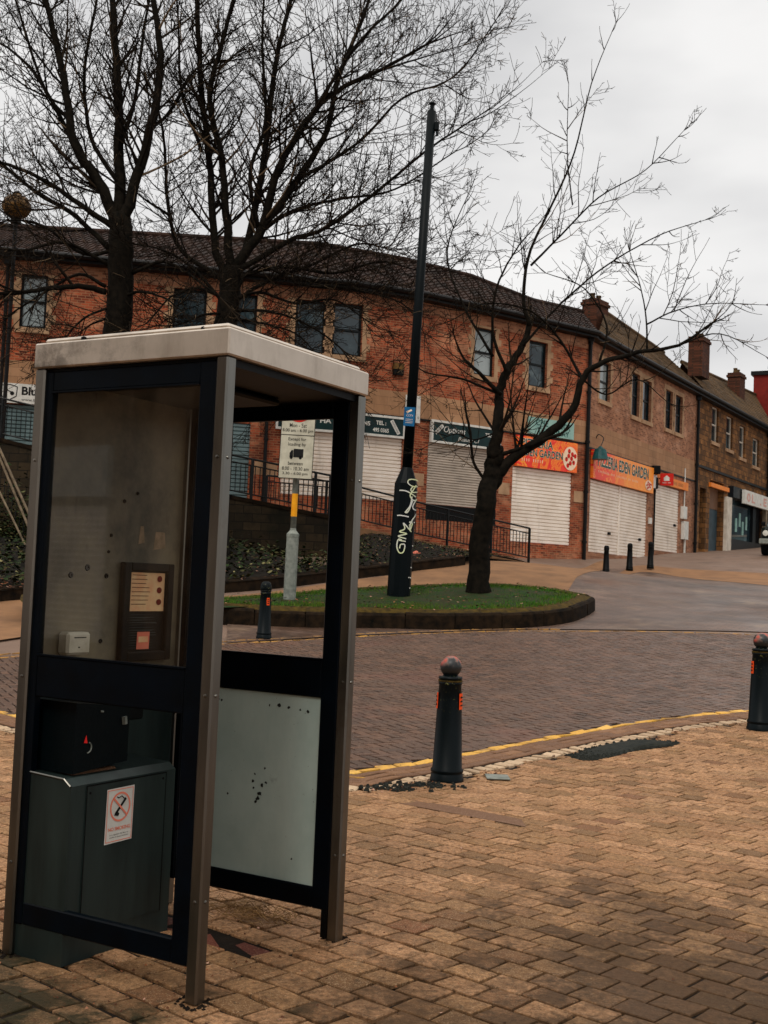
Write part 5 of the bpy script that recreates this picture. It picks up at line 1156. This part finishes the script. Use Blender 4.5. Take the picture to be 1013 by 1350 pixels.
cq = lambda p, q: (XS + .0016, cy + p, cz + q)
m_.add([cq(-.03, -.022), cq(-.022, -.03), cq(.034, .026), cq(.026, .034)], [(0, 1, 2, 3)]); m_.add([cq(-.02, -.012), cq(-.034, -.03), cq(-.01, -.036), cq(-.004, -.026)], [(0, 1, 2, 3)]); m_.tube([cq(.02, .03), cq(.005, .042), cq(-.01, .035), cq(-.02, .04)], .002, 4)
m_.text('It is against the law to', lambda p, q: (XS + .001, p, q), (.235, .447, .34, .454)); m_.text('smoke in these premises', lambda p, q: (XS + .001, p, q), (.235, .437, .34, .444)); m_.build('sticker_text', M['ink'], sk)
# feet
m_ = L(); m_.prism([(0, .01), (.03, .01), (.03, .14), (.015, .17), (0, .15)], lambda a, b: (-PW - a, S - .05, b), lambda a, b: (-PW - a, S - .02, b)); m_.build('door_pivot', M['black'], K)
m_ = MB()
for (x, y) in ((-PW / 2, PW / 2), (-PW / 2, S - PW / 2), (-S + PW / 2, PW / 2)):
    kx, ky = kioskxy(x, y)
    for k in range(60):
        a = ru(0, 6.28); d_ = ru(.025, .07); r = ru(.004, .012); px_, py_ = kx + d_ * math.cos(a), ky + d_ * math.sin(a)
        m_.add([(px_ - r, py_, 0), (px_, py_ - r, 0), (px_ + r, py_, 0), (px_, py_ + r * .7, 0), (px_, py_, r * ru(.4, 1.1))], [(0, 1, 4), (1, 2, 4), (2, 3, 4), (3, 0, 4)])
m_.build('foot_grit', M['joint'], label='dark grit and soil gathered round the feet of the phone kiosk posts', cat='grit', kind='stuff')
# dead grass below the frosted panel
m_ = MB()
for k in range(220):
    u = random.gauss(.5, .13); bx_, by_ = kioskxy(-.9 * u - .05, S + .03 + random.gauss(0, .05)); a = ru(0, 6.28); l_ = ru(.03, .12); z = .005 + abs(random.gauss(0, .018))
    m_.tube([(bx_, by_, z), (bx_ + l_ * .5 * math.cos(a), by_ + l_ * .5 * math.sin(a), z + ru(0, .03)), (bx_ + l_ * math.cos(a + .3), by_ + l_ * math.sin(a + .3), z)], .0013, 3, False)
m_.build('dry_grass', M['straw'], label='dry straw-like weeds on the paving under the frosted panel of the kiosk', cat='weeds', kind='stuff')

# ------------------------------------------------------------------ car at the right edge
def car():
    B = W(1000.5, 731, 47.5); x0, y0 = B[0], B[1]; z0 = terr(x0 + .9, y0) ; x0 += .82 - .95; y0 -= .44; root = empty('parked_car', (x0 + .95, y0, z0), 'dark off-road car facing the camera at the right edge before the shopfront', 'car')
    cx = x0 + .95; z0 = B[2]
    sec = [(0, .82, .45, 1.0), (.1, .9, .38, 1.12), (1.0, .94, .38, 1.2), (1.05, .94, .38, 1.22), (1.8, .94, .38, 1.24), (4.3, .94, .38, 1.24), (4.5, .88, .45, 1.15)]
    m_ = MB(); n = 0; rows = []
    for d, hw, zb, zt in sec:
        rows.append([(cx + hw * s_, y0 + d, z0 + zz) for s_, zz in ((-1, zb), (-1, (zb + zt) / 2), (-.96, zt - .06), (-.85, zt), (.85, zt), (.96, zt - .06), (1, (zb + zt) / 2), (1, zb), (-1, zb))])
    m_.grid(rows); m_.add(rows[0][:-1], [tuple(range(8))]); m_.add(rows[-1][:-1], [tuple(range(8))[::-1]])
    m_.box((cx - .8, y0 + 1.8, z0 + 1.85), (cx + .8, y0 + 4.2, z0 + 1.93), .03)
    for sx in (-1, 1):
        m_.tube([(cx + sx * .88, y0 + 1.2, z0 + 1.2), (cx + sx * .78, y0 + 1.85, z0 + 1.88)], .04, 6); m_.tube([(cx + sx * .9, y0 + 4.3, z0 + 1.2), (cx + sx * .78, y0 + 4.15, z0 + 1.88)], .05, 6); m_.tube([(cx + sx * .9, y0 + 2.9, z0 + 1.2), (cx + sx * .79, y0 + 2.9, z0 + 1.88)], .04, 6)
    m_.build('body', M['carpaint'], root)
    m_ = MB(); m_.quad((cx - .86, y0 + 1.18, z0 + 1.23), (cx + .86, y0 + 1.18, z0 + 1.23), (cx + .77, y0 + 1.83, z0 + 1.86), (cx - .77, y0 + 1.83, z0 + 1.86)); m_.build('windscreen', M['pane'], root)
    for sx in (-1, 1):
        m_ = MB(); m_.quad((cx + sx * .89, y0 + 1.25, z0 + 1.23), (cx + sx * .89, y0 + 4.2, z0 + 1.23), (cx + sx * .785, y0 + 4.1, z0 + 1.86), (cx + sx * .785, y0 + 1.88, z0 + 1.86)); m_.build('side_window', M['pane'], root)
        m_ = MB(); m_.lathe((cx + sx * .68, y0 - .02, z0 + .86), [(.12, 0), (.11, .03), (.02, .045)], 14, axis=(0, -1, 0)); m_.build('headlight', M['headlamp'], root)
        for d in (.85, 3.6):
            m_ = MB(); m_.lathe((cx + sx * .72, y0 + d, z0 + .37), [(.2, 0), (.36, .0), (.37, .04), (.37, .2), (.34, .24), (.22, .22)], 20, axis=(sx, 0, 0)); wh = m_.build('wheel', M['tyre'], root)
            m_ = MB(); m_.lathe((cx + sx * .72, y0 + d, z0 + .37), [(.21, .2), (.19, .235), (.05, .235)], 14, axis=(sx, 0, 0)); m_.build('rim', M['galv'], wh)
        m_ = MB(); m_.box((cx + sx * .95, y0 + 1.3, z0 + 1.22), (cx + sx * 1.12, y0 + 1.38, z0 + 1.4), .02); m_.build('mirror', M['black'], root)
    m_ = MB(); m_.box((cx - .5, y0 - .03, z0 + .78), (cx + .5, y0 + .02, z0 + .95), .01); m_.build('grille', M['black'], root)
    m_ = MB(); m_.box((cx - .92, y0 - .12, z0 + .42), (cx + .92, y0 + .02, z0 + .64), .03); m_.build('bumper', M['galv'], root)
    root.rotation_euler = (0, 0, -.5)
    m_ = MB(); m_.box((cx - .26, y0 - .14, z0 + .48), (cx + .26, y0 - .122, z0 + .59)); m_.build('number_plate', M['signwhite'], root)
car()

# ------------------------------------------------------------------ building behind the camera, seen only in the dirty glass
def behind():
    root = empty('shop_across_street', (-9, -6.5, 0), 'pale stone shop building across the pavement, seen only as a reflection in the kiosk glass', 'building')
    p0, p1 = np.array([3.0, -9.5]), np.array([-12.0, -1.5]); t_ = (p1 - p0) / np.linalg.norm(p1 - p0); n = np.array([t_[1], -t_[0]]); LL = 27
    if n @ (np.array([-.6, 4.]) - p0) < 0: n = -n
    f = lambda a, z, o=0: (*(p0 + t_ * a + n * o), z)
    def slab(m_, a0, a1, z0, z1, o0, o1): m_.hexa([f(a0, z0, o0), f(a1, z0, o0), f(a1, z0, o1), f(a0, z0, o1), f(a0, z1, o0), f(a1, z1, o0), f(a1, z1, o1), f(a0, z1, o1)])
    m_ = MB(); slab(m_, 0, LL, 0, 9.5, -.4, 0); m_.build('wall', M['far_stone'], root, uvf=lambda x, y, z: (math.hypot(x - p0[0], y - p0[1]), z))
    m_ = MB(); slab(m_, 19.0, 19.75, 0, 4.4, 0, .1); slab(m_, 20.25, 20.32, 0, 6, 0, .1); m_.each('pilaster', M['trim'], root)
    for a in (3, 8.5, 13.5, 20.75):
        m_ = MB(); rows = []
        for k in range(22):
            for fr_, o in ((0, .02), (.8, .05)): rows.append([f(a, .3 + (k + fr_) * .1, o), f(a + (2.4 if a < 20 else 1.3), .3 + (k + fr_) * .1, o)])
        m_.grid(rows); m_.build('roller_shutter', M['shutterwhite'], root)
        m_ = MB(); slab(m_, a - .05, a + (2.5 if a < 20 else 1.4), 2.63, 3.45, .0, .14); m_.build('fascia', M['signwhite'], root)
        m_ = MB(); slab(m_, a + .2, a + 1.4, 4.2, 5.8, .0, .06); m_.build('window', M['winframe'], root)
behind()

# ------------------------------------------------------------------ trees
RN = np.random.default_rng(11)
def nrm(v): return v / (np.linalg.norm(v) + 1e-12)
def rvec(): return nrm(RN.normal(size=3))
def unit(a): return a / (np.linalg.norm(a, axis=-1, keepdims=True) + 1e-12)
class Crown:
    def __init__(s): s.V = []; s.Q = []; s.n = 0
    def tubes(s, P, R_, k):
        N, m, _ = P.shape; T = unit(np.gradient(P, axis=1)); ref = unit(RN.normal(size=(N, 1, 3))); a = unit(np.cross(T, np.broadcast_to(ref, T.shape))); b = np.cross(T, a)
        w = 2 * PI * np.arange(k) / k
        V = P[:, :, None] + R_[:, :, None, None] * (np.cos(w)[:, None] * a[:, :, None] + np.sin(w)[:, None] * b[:, :, None])
        i, j, q = np.meshgrid(np.arange(N), np.arange(m - 1), np.arange(k), indexing='ij'); q2 = (q + 1) % k; base = (i * m + j) * k
        s.Q.append((np.stack([base + q, base + q2, base + k + q2, base + k + q], -1)).reshape(-1, 4) + s.n); s.V.append(V.reshape(-1, 3)); s.n += N * m * k
    def grow(s, B, D, Ln, r, cfg):
        for lv in range(4):
            nseg = (7, 5, 3, 2)[lv]; N = len(B)
            if N == 0: break
            P = [B]; dd = unit(D); step = (Ln / nseg)[:, None]
            for i in range(nseg):
                dd = unit(dd + unit(RN.normal(size=(N, 3))) * cfg['wob'][lv] + np.array([0, 0, cfg['up'][lv]])); P.append(P[-1] + dd * step)
            P = np.stack(P, 1); R_ = np.maximum(r[:, None] * (1 - .8 * np.arange(nseg + 1) / nseg), cfg['rmin']); s.tubes(P, R_, (5, 4, 3, 3)[lv])
            if lv == 3: break
            cnt = RN.poisson(Ln * cfg['dens'][lv]); idx = np.repeat(np.arange(N), cnt); M_ = len(idx)
            f = RN.uniform(.08, 1, M_) * nseg; i = np.minimum(f.astype(int), nseg - 1); fr = (f - i)[:, None]
            b0 = P[idx, i]; b1 = P[idx, i + 1]; t_ = unit(b1 - b0); v = RN.normal(size=(M_, 3)); v = unit(v - t_ * (v * t_).sum(-1, keepdims=True)); an = RN.uniform(.5, 1.2, M_)[:, None]
            lf = Ln[idx] * RN.uniform(.28, .65, M_) * (1 - .4 * f / nseg) if lv < 2 else RN.uniform(.04, .13, M_)
            B, D, r, Ln = b0 + (b1 - b0) * fr, t_ * np.cos(an) + v * np.sin(an), np.maximum(R_[idx, i] * .6, cfg['rmin']), np.maximum(lf, .06)
    def build(s, name, mat, root):
        V = np.concatenate(s.V) - np.array(root.location); Q = np.concatenate(s.Q); me = bpy.data.meshes.new(name); me.vertices.add(len(V)); me.vertices.foreach_set('co', V.astype(np.float32).ravel())
        me.loops.add(Q.size); me.loops.foreach_set('vertex_index', Q.astype(np.int32).ravel()); me.polygons.add(len(Q)); me.polygons.foreach_set('loop_start', np.arange(0, Q.size, 4, dtype=np.int32))
        me.update(calc_edges=True); me.materials.append(mat); o = bpy.data.objects.new(name, me); COL.objects.link(o); o.parent = root; return o
def tree(label, limbs, D0, cfg, zbase, group=None):
    tr_, cr = MB(), Crown(); limb3 = []; seeds = []
    for pts, r0, r1, dz in limbs:   # dz: depth drift toward (+) / away from camera along the limb
        m = len(pts); P = [W(x, y, D0 + dz * (i / (m - 1)) ** 1.2 + (ru(-.1, .1) if 0 < i < m - 1 else 0)) for i, (x, y) in enumerate(pts)]
        P = smooth(P, 5); n = len(P); R_ = [r0 + (r1 - r0) * (i / (n - 1)) ** .8 for i in range(n)]
        P = [p + rvec() * min(.03, R_[i] * .25) if 0 < i < n - 1 else p for i, p in enumerate(P)]
        limb3.append((P, R_))
    root = empty('bare_tree', (limb3[0][0][0][0], limb3[0][0][0][1], zbase), label, 'tree', group)
    for k, (P, R_) in enumerate(limb3):
        if k == 0:
            # root flare down to the ground
            b = P[0]; P = [np.array([b[0], b[1], zbase - .15]), np.array([b[0], b[1], zbase + .12])] + P[1:] if cfg.get('flare', True) else P
            R_ = [R_[0] * 1.35, R_[0] * 1.12] + R_[1:] if cfg.get('flare', True) else R_
        tr_.tube(P, R_, 10 if R_[0] > .1 else 7)
        if k == 0 and not cfg.get('trunktwigs'): continue
        Ls = [np.linalg.norm(b - a) for a, b in zip(P[:-1], P[1:])]; tot = sum(Ls); n = int(tot * cfg['side'])
        for j in range(n):
            f = ru(.08, 1) ** .85; s_ = f * tot; i = 0
            while i < len(Ls) - 1 and s_ > Ls[i]: s_ -= Ls[i]; i += 1
            b = P[i] + (P[i + 1] - P[i]) * min(1, s_ / Ls[i]); t_ = nrm(P[i + 1] - P[i]); v = rvec() * np.array([1, .75, 1]); v = nrm(v - t_ * (v @ t_)); a = ru(.45, 1.15)
            nd = nrm(t_ * math.cos(a) + v * math.sin(a)); Ln = cfg['len'] * ru(.35, 1.25) * (1 - cfg['fall'] * f)
            if rnd() < cfg['sparse'] * f: continue
            seeds.append((b, nd, Ln, min(max(R_[min(i, len(R_) - 1)] * .4, .012), .032)))
        e = P[-1]; t_ = nrm(P[-1] - P[-3])
        for j in range(3): seeds.append((e, nrm(t_ + rvec() * .35), cfg['len'] * cfg['tip'] * ru(.5, .9), max(R_[-1] * .8, .008)))
    cr.grow(np.array([q[0] for q in seeds]), np.array([q[1] for q in seeds]), np.array([q[2] for q in seeds]), np.array([q[3] for q in seeds]), cfg)
    tr_.build('trunk', M['bark'], root, smoothed=True); cr.build('crown', M['twig'], root); return root, sum(len(q) for q in cr.Q)
cfg1 = dict(up=(.09, .06, .04, .02), wob=(.12, .15, .22, .25), dens=(3.0, 3.4, 6), side=4.8, len=2.7, tip=1, fall=.45, sparse=0, rmin=.0055)
T1 = [([(139, 770), (146, 600), (155, 440), (160, 330), (157, 285)], .40, .25, 0),
      ([(158, 300), (130, 240), (98, 190), (86, 110), (70, 40), (50, -40)], .15, .05, -.8),
      ([(157, 290), (158, 215), (156, 120), (150, 30), (146, -60)], .15, .06, .3),
      ([(160, 300), (178, 245), (198, 170), (212, 90), (203, 0), (196, -60)], .15, .05, -.4),
      ([(150, 300), (95, 262), (40, 228), (-30, 205)], .08, .03, -1.2),
      ([(146, 330), (100, 285), (50, 255), (0, 215), (-40, 190)], .07, .03, .9),
      ([(140, 385), (110, 378), (70, 380), (30, 385), (-40, 392)], .08, .04, -1.4),
      ([(140, 378), (105, 362), (60, 385), (20, 410)], .05, .02, -.6),
      ([(98, 190), (55, 110), (20, 70), (-30, 40)], .06, .02, .9),
      ([(156, 200), (178, 130), (190, 40), (205, -40)], .06, .025, .9),
      ([(156, 240), (120, 180), (112, 90), (128, 0), (132, -50)], .06, .025, 1.2),
      ([(92, 160), (60, 120), (30, 30), (10, -40)], .05, .02, -.5),
      ([(175, 360), (215, 345), (250, 362), (290, 392)], .05, .02, -.6),
      ([(140, 420), (120, 428), (95, 445)], .035, .012, -.5),
      ([(198, 170), (222, 150), (258, 92), (300, 80)], .05, .02, 1.0),
      ([(145, 350), (85, 320), (30, 330), (-30, 322)], .05, .02, -2.0)]
T2X = [([(306, 400), (350, 372), (410, 350), (470, 322), (520, 330)], .06, .015, -.8),
      ([(300, 405), (250, 350), (215, 330), (180, 322)], .05, .015, -1.2),
      ([(306, 410), (350, 410), (400, 425), (450, 460), (470, 500)], .045, .012, -1.6),
      ([(304, 395), (340, 350), (400, 375), (460, 380), (530, 400), (560, 440)], .05, .012, -1.8),
      ([(302, 412), (270, 415), (235, 428), (205, 430)], .04, .012, -1.4),
      ([(303, 405), (330, 440), (350, 480), (345, 520)], .035, .01, -1.2),
      ([(330, 320), (380, 280), (450, 262), (520, 250), (600, 200)], .06, .015, .6)]
T2 = [([(283, 770), (288, 600), (296, 450), (303, 385), (308, 350)], .34, .24, 0),
      ([(300, 370), (283, 320), (278, 230), (266, 120), (260, 0), (256, -60)], .11, .05, .4),
      ([(304, 365), (300, 300), (292, 210), (276, 130), (292, 60), (318, -40)], .12, .04, -.5),
      ([(308, 355), (345, 300), (368, 220), (412, 150), (445, 120), (502, 92), (560, 60)], .14, .03, -.3),
      ([(306, 362), (330, 310), (352, 180), (364, 80), (384, 0), (394, -50)], .11, .035, .9),
      ([(345, 300), (395, 235), (432, 170), (447, 100), (480, 20), (500, -40)], .11, .03, .8),
      ([(310, 360), (380, 318), (430, 300), (500, 250), (560, 200), (620, 160)], .08, .02, -.6),
      ([(300, 372), (240, 330), (222, 270), (216, 180), (205, 130)], .07, .025, .8),
      ([(308, 368), (370, 352), (440, 360), (500, 345), (545, 355)], .06, .015, -1.4),
      ([(225, 285), (190, 262), (165, 240)], .04, .015, -.5),
      ([(340, 300), (330, 230), (350, 160), (346, 60), (350, -30)], .06, .025, -1.0),
      ([(412, 150), (470, 60), (520, 10), (560, -40)], .05, .02, -.8),
      ([(395, 235), (470, 190), (530, 130), (600, 100), (655, 25)], .05, .012, .6),
      ([(300, 400), (340, 385), (390, 400), (440, 395), (480, 420)], .05, .015, -1.2),
      ([(300, 395), (260, 380), (225, 392), (200, 420)], .045, .015, -1.0),
      ([(266, 200), (240, 120), (236, 40), (230, -40)], .05, .02, .5),
      ([(505, 92), (560, 75), (610, 60)], .03, .01, .2),
      ([(304, 420), (340, 425), (390, 440), (420, 470)], .04, .012, -.9)]
T2 += T2X
T1 += [([(148, 400), (180, 385), (215, 392), (240, 410)], .05, .015, -.9), ([(145, 405), (110, 420), (85, 450), (80, 480)], .035, .012, -1.1), ([(150, 330), (110, 335), (60, 300), (20, 290), (-20, 300)], .05, .015, -1.4)]
n = 0
_, k = tree('multi-stemmed bare tree with a thick dark trunk, leftmost, rising over the kiosk roof', T1, 27.0, cfg1, terr(-6.3, 27) + .3, 'bare trees behind the kiosk'); n += k
_, k = tree('wide spreading bare tree between the thick-trunked tree and the tall column', T2, 28.0, cfg1, terr(-4, 28) + .3, 'bare trees behind the kiosk'); n += k
cfg3 = dict(up=(.08, .04, .02, 0), wob=(.13, .17, .22, .25), dens=(3.4, 4.0, 4), side=5.4, len=1.85, tip=.4, fall=.78, sparse=.75, rmin=.0045)
T3 = [([(631, 776), (633, 720), (641, 660), (650, 620), (653, 590)], 0.235, 0.180, 0),
      ([(651, 605), (657, 560), (659, 520), (668, 490), (690, 455), (698, 425)], 0.136, 0.056, .3),
      ([(650, 640), (672, 608), (720, 575), (755, 540), (768, 500), (790, 480), (840, 465), (895, 455), (940, 425)], 0.128, 0.021, -.5),
      ([(655, 600), (690, 590), (740, 572)], 0.048, 0.035, -.35),
      ([(660, 520), (630, 490), (610, 470), (598, 440)], 0.054, 0.014, -.5),
      ([(698, 430), (690, 390), (700, 330), (728, 270), (758, 200), (780, 110), (812, 30)], 0.048, 0.006, .4),
      ([(700, 350), (740, 310), (790, 260), (850, 225), (902, 172)], 0.027, 0.006, -.4),
      ([(668, 490), (650, 440), (655, 380), (680, 330), (705, 300)], 0.041, 0.010, -.7),
      ([(645, 640), (625, 610), (620, 570), (615, 545)], 0.034, 0.025, -.3),
      ([(655, 570), (625, 580), (600, 572), (560, 590)], 0.020, 0.007, -.8),
      ([(853, 463), (852, 420), (845, 380), (830, 330)], 0.024, 0.007, .3),
      ([(852, 428), (890, 410), (940, 400), (1010, 402)], 0.020, 0.006, -.3),
      ([(895, 455), (950, 440), (1010, 470)], 0.020, 0.006, .2),
      ([(768, 500), (740, 450), (700, 410), (640, 400), (600, 420)], 0.034, 0.010, -.6),
      ([(790, 480), (800, 430), (770, 380), (720, 360)], 0.030, 0.008, .4),
      ([(768, 500), (800, 520), (840, 500), (880, 530)], 0.024, 0.008, -.5),
      ([(690, 455), (740, 400), (800, 350), (870, 310), (930, 290)], 0.030, 0.007, .3),
      ([(755, 270), (748, 200), (750, 110)], 0.017, 0.006, .3),
      ([(660, 520), (610, 500), (560, 490), (540, 470)], 0.034, 0.008, .5),
      ([(650, 470), (610, 400), (590, 330), (620, 250)], 0.034, 0.008, .2)]
_, k = tree('small leaning bare tree forking low on the grass island right of the column', T3, 24.2, cfg3, terr(1.95, 24.2) + HK + .02); n += k
print('crown faces', n)

# ------------------------------------------------------------------ light, sky, camera
SUN_EL, SUN_AZ = math.radians(48), math.radians(200)
w = bpy.data.worlds.new('World'); SC.world = w; w.use_nodes = True; nt = w.node_tree; N = nt.nodes; Lk = nt.links
bg = N['Background']; bg.inputs['Strength'].default_value = .1
sky = N.new('ShaderNodeTexSky'); sky.sky_type = 'NISHITA'; sky.sun_disc = False; sky.sun_elevation = SUN_EL; sky.sun_rotation = SUN_AZ; sky.air_density = 1.0; sky.dust_density = 4
hs = N.new('ShaderNodeHueSaturation'); hs.inputs['Saturation'].default_value = .12; Lk.new(sky.outputs[0], hs.inputs['Color'])
tc = N.new('ShaderNodeTexCoord'); mp = N.new('ShaderNodeMapping'); mp.inputs['Scale'].default_value = (1, 1, 2.6); Lk.new(tc.outputs['Generated'], mp.inputs[0])
nz = N.new('ShaderNodeTexNoise'); nz.inputs['Scale'].default_value = 2.6; nz.inputs['Detail'].default_value = 5; nz.inputs['Roughness'].default_value = .45; Lk.new(mp.outputs[0], nz.inputs['Vector'])
cr = N.new('ShaderNodeValToRGB'); cr.color_ramp.elements[0].position = .38; cr.color_ramp.elements[0].color = (6.9, 6.9, 7.0, 1); cr.color_ramp.elements[1].position = .6; cr.color_ramp.elements[1].color = (10.0, 9.9, 9.8, 1); Lk.new(nz.outputs['Fac'], cr.inputs[0])
# overcast skies are brighter overhead than at the horizon
sx = N.new('ShaderNodeSeparateXYZ'); Lk.new(tc.outputs['Generated'], sx.inputs[0])
rp = N.new('ShaderNodeValToRGB'); e = rp.color_ramp.elements; e[0].position = .45; e[0].color = (1, 1, 1, 1); e[1].position = 1; e[1].color = (2.3, 2.22, 2.1, 1); Lk.new(sx.outputs['Z'], rp.inputs[0])
mu = N.new('ShaderNodeMix'); mu.data_type = 'RGBA'; mu.blend_type = 'MULTIPLY'; mu.inputs[0].default_value = 1; Lk.new(cr.outputs[0], mu.inputs[6]); Lk.new(rp.outputs[0], mu.inputs[7])
mx = N.new('ShaderNodeMix'); mx.data_type = 'RGBA'; mx.inputs[0].default_value = .88; Lk.new(hs.outputs[0], mx.inputs[6]); Lk.new(mu.outputs[2], mx.inputs[7]); Lk.new(mx.outputs[2], bg.inputs['Color'])
sl = bpy.data.lights.new('sun', 'SUN'); sl.energy = 1.2; sl.angle = math.radians(14); sl.color = (1, .93, .84); so = bpy.data.objects.new('sun', sl); COL.objects.link(so)
sd = Vector((math.sin(SUN_AZ) * math.cos(SUN_EL), math.cos(SUN_AZ) * math.cos(SUN_EL), math.sin(SUN_EL))); so.rotation_euler = (-sd).to_track_quat('-Z', 'Y').to_euler(); so.location = (0, 0, 30)
cam = bpy.data.cameras.new('camera'); co = bpy.data.objects.new('camera', cam); COL.objects.link(co); SC.camera = co
cam.sensor_fit = 'VERTICAL'; cam.sensor_height = 24; cam.lens = 24 * FPX / 1350; cam.clip_end = 2000; cam.clip_start = .05
from mathutils import Matrix
co.location = (0, 0, EYE); co.rotation_euler = (Matrix.Rotation(PI / 2 + PITCH, 3, 'X') @ Matrix.Rotation(ROLL, 3, 'Z')).to_euler()
cam.dof.use_dof = True; cam.dof.focus_distance = 5.5; cam.dof.aperture_fstop = 11
SC.view_settings.view_transform = 'Standard'; SC.view_settings.look = 'None'; SC.view_settings.exposure = 0; SC.view_settings.gamma = 1
SC.cycles.max_bounces = 6; SC.cycles.transparent_max_bounces = 8
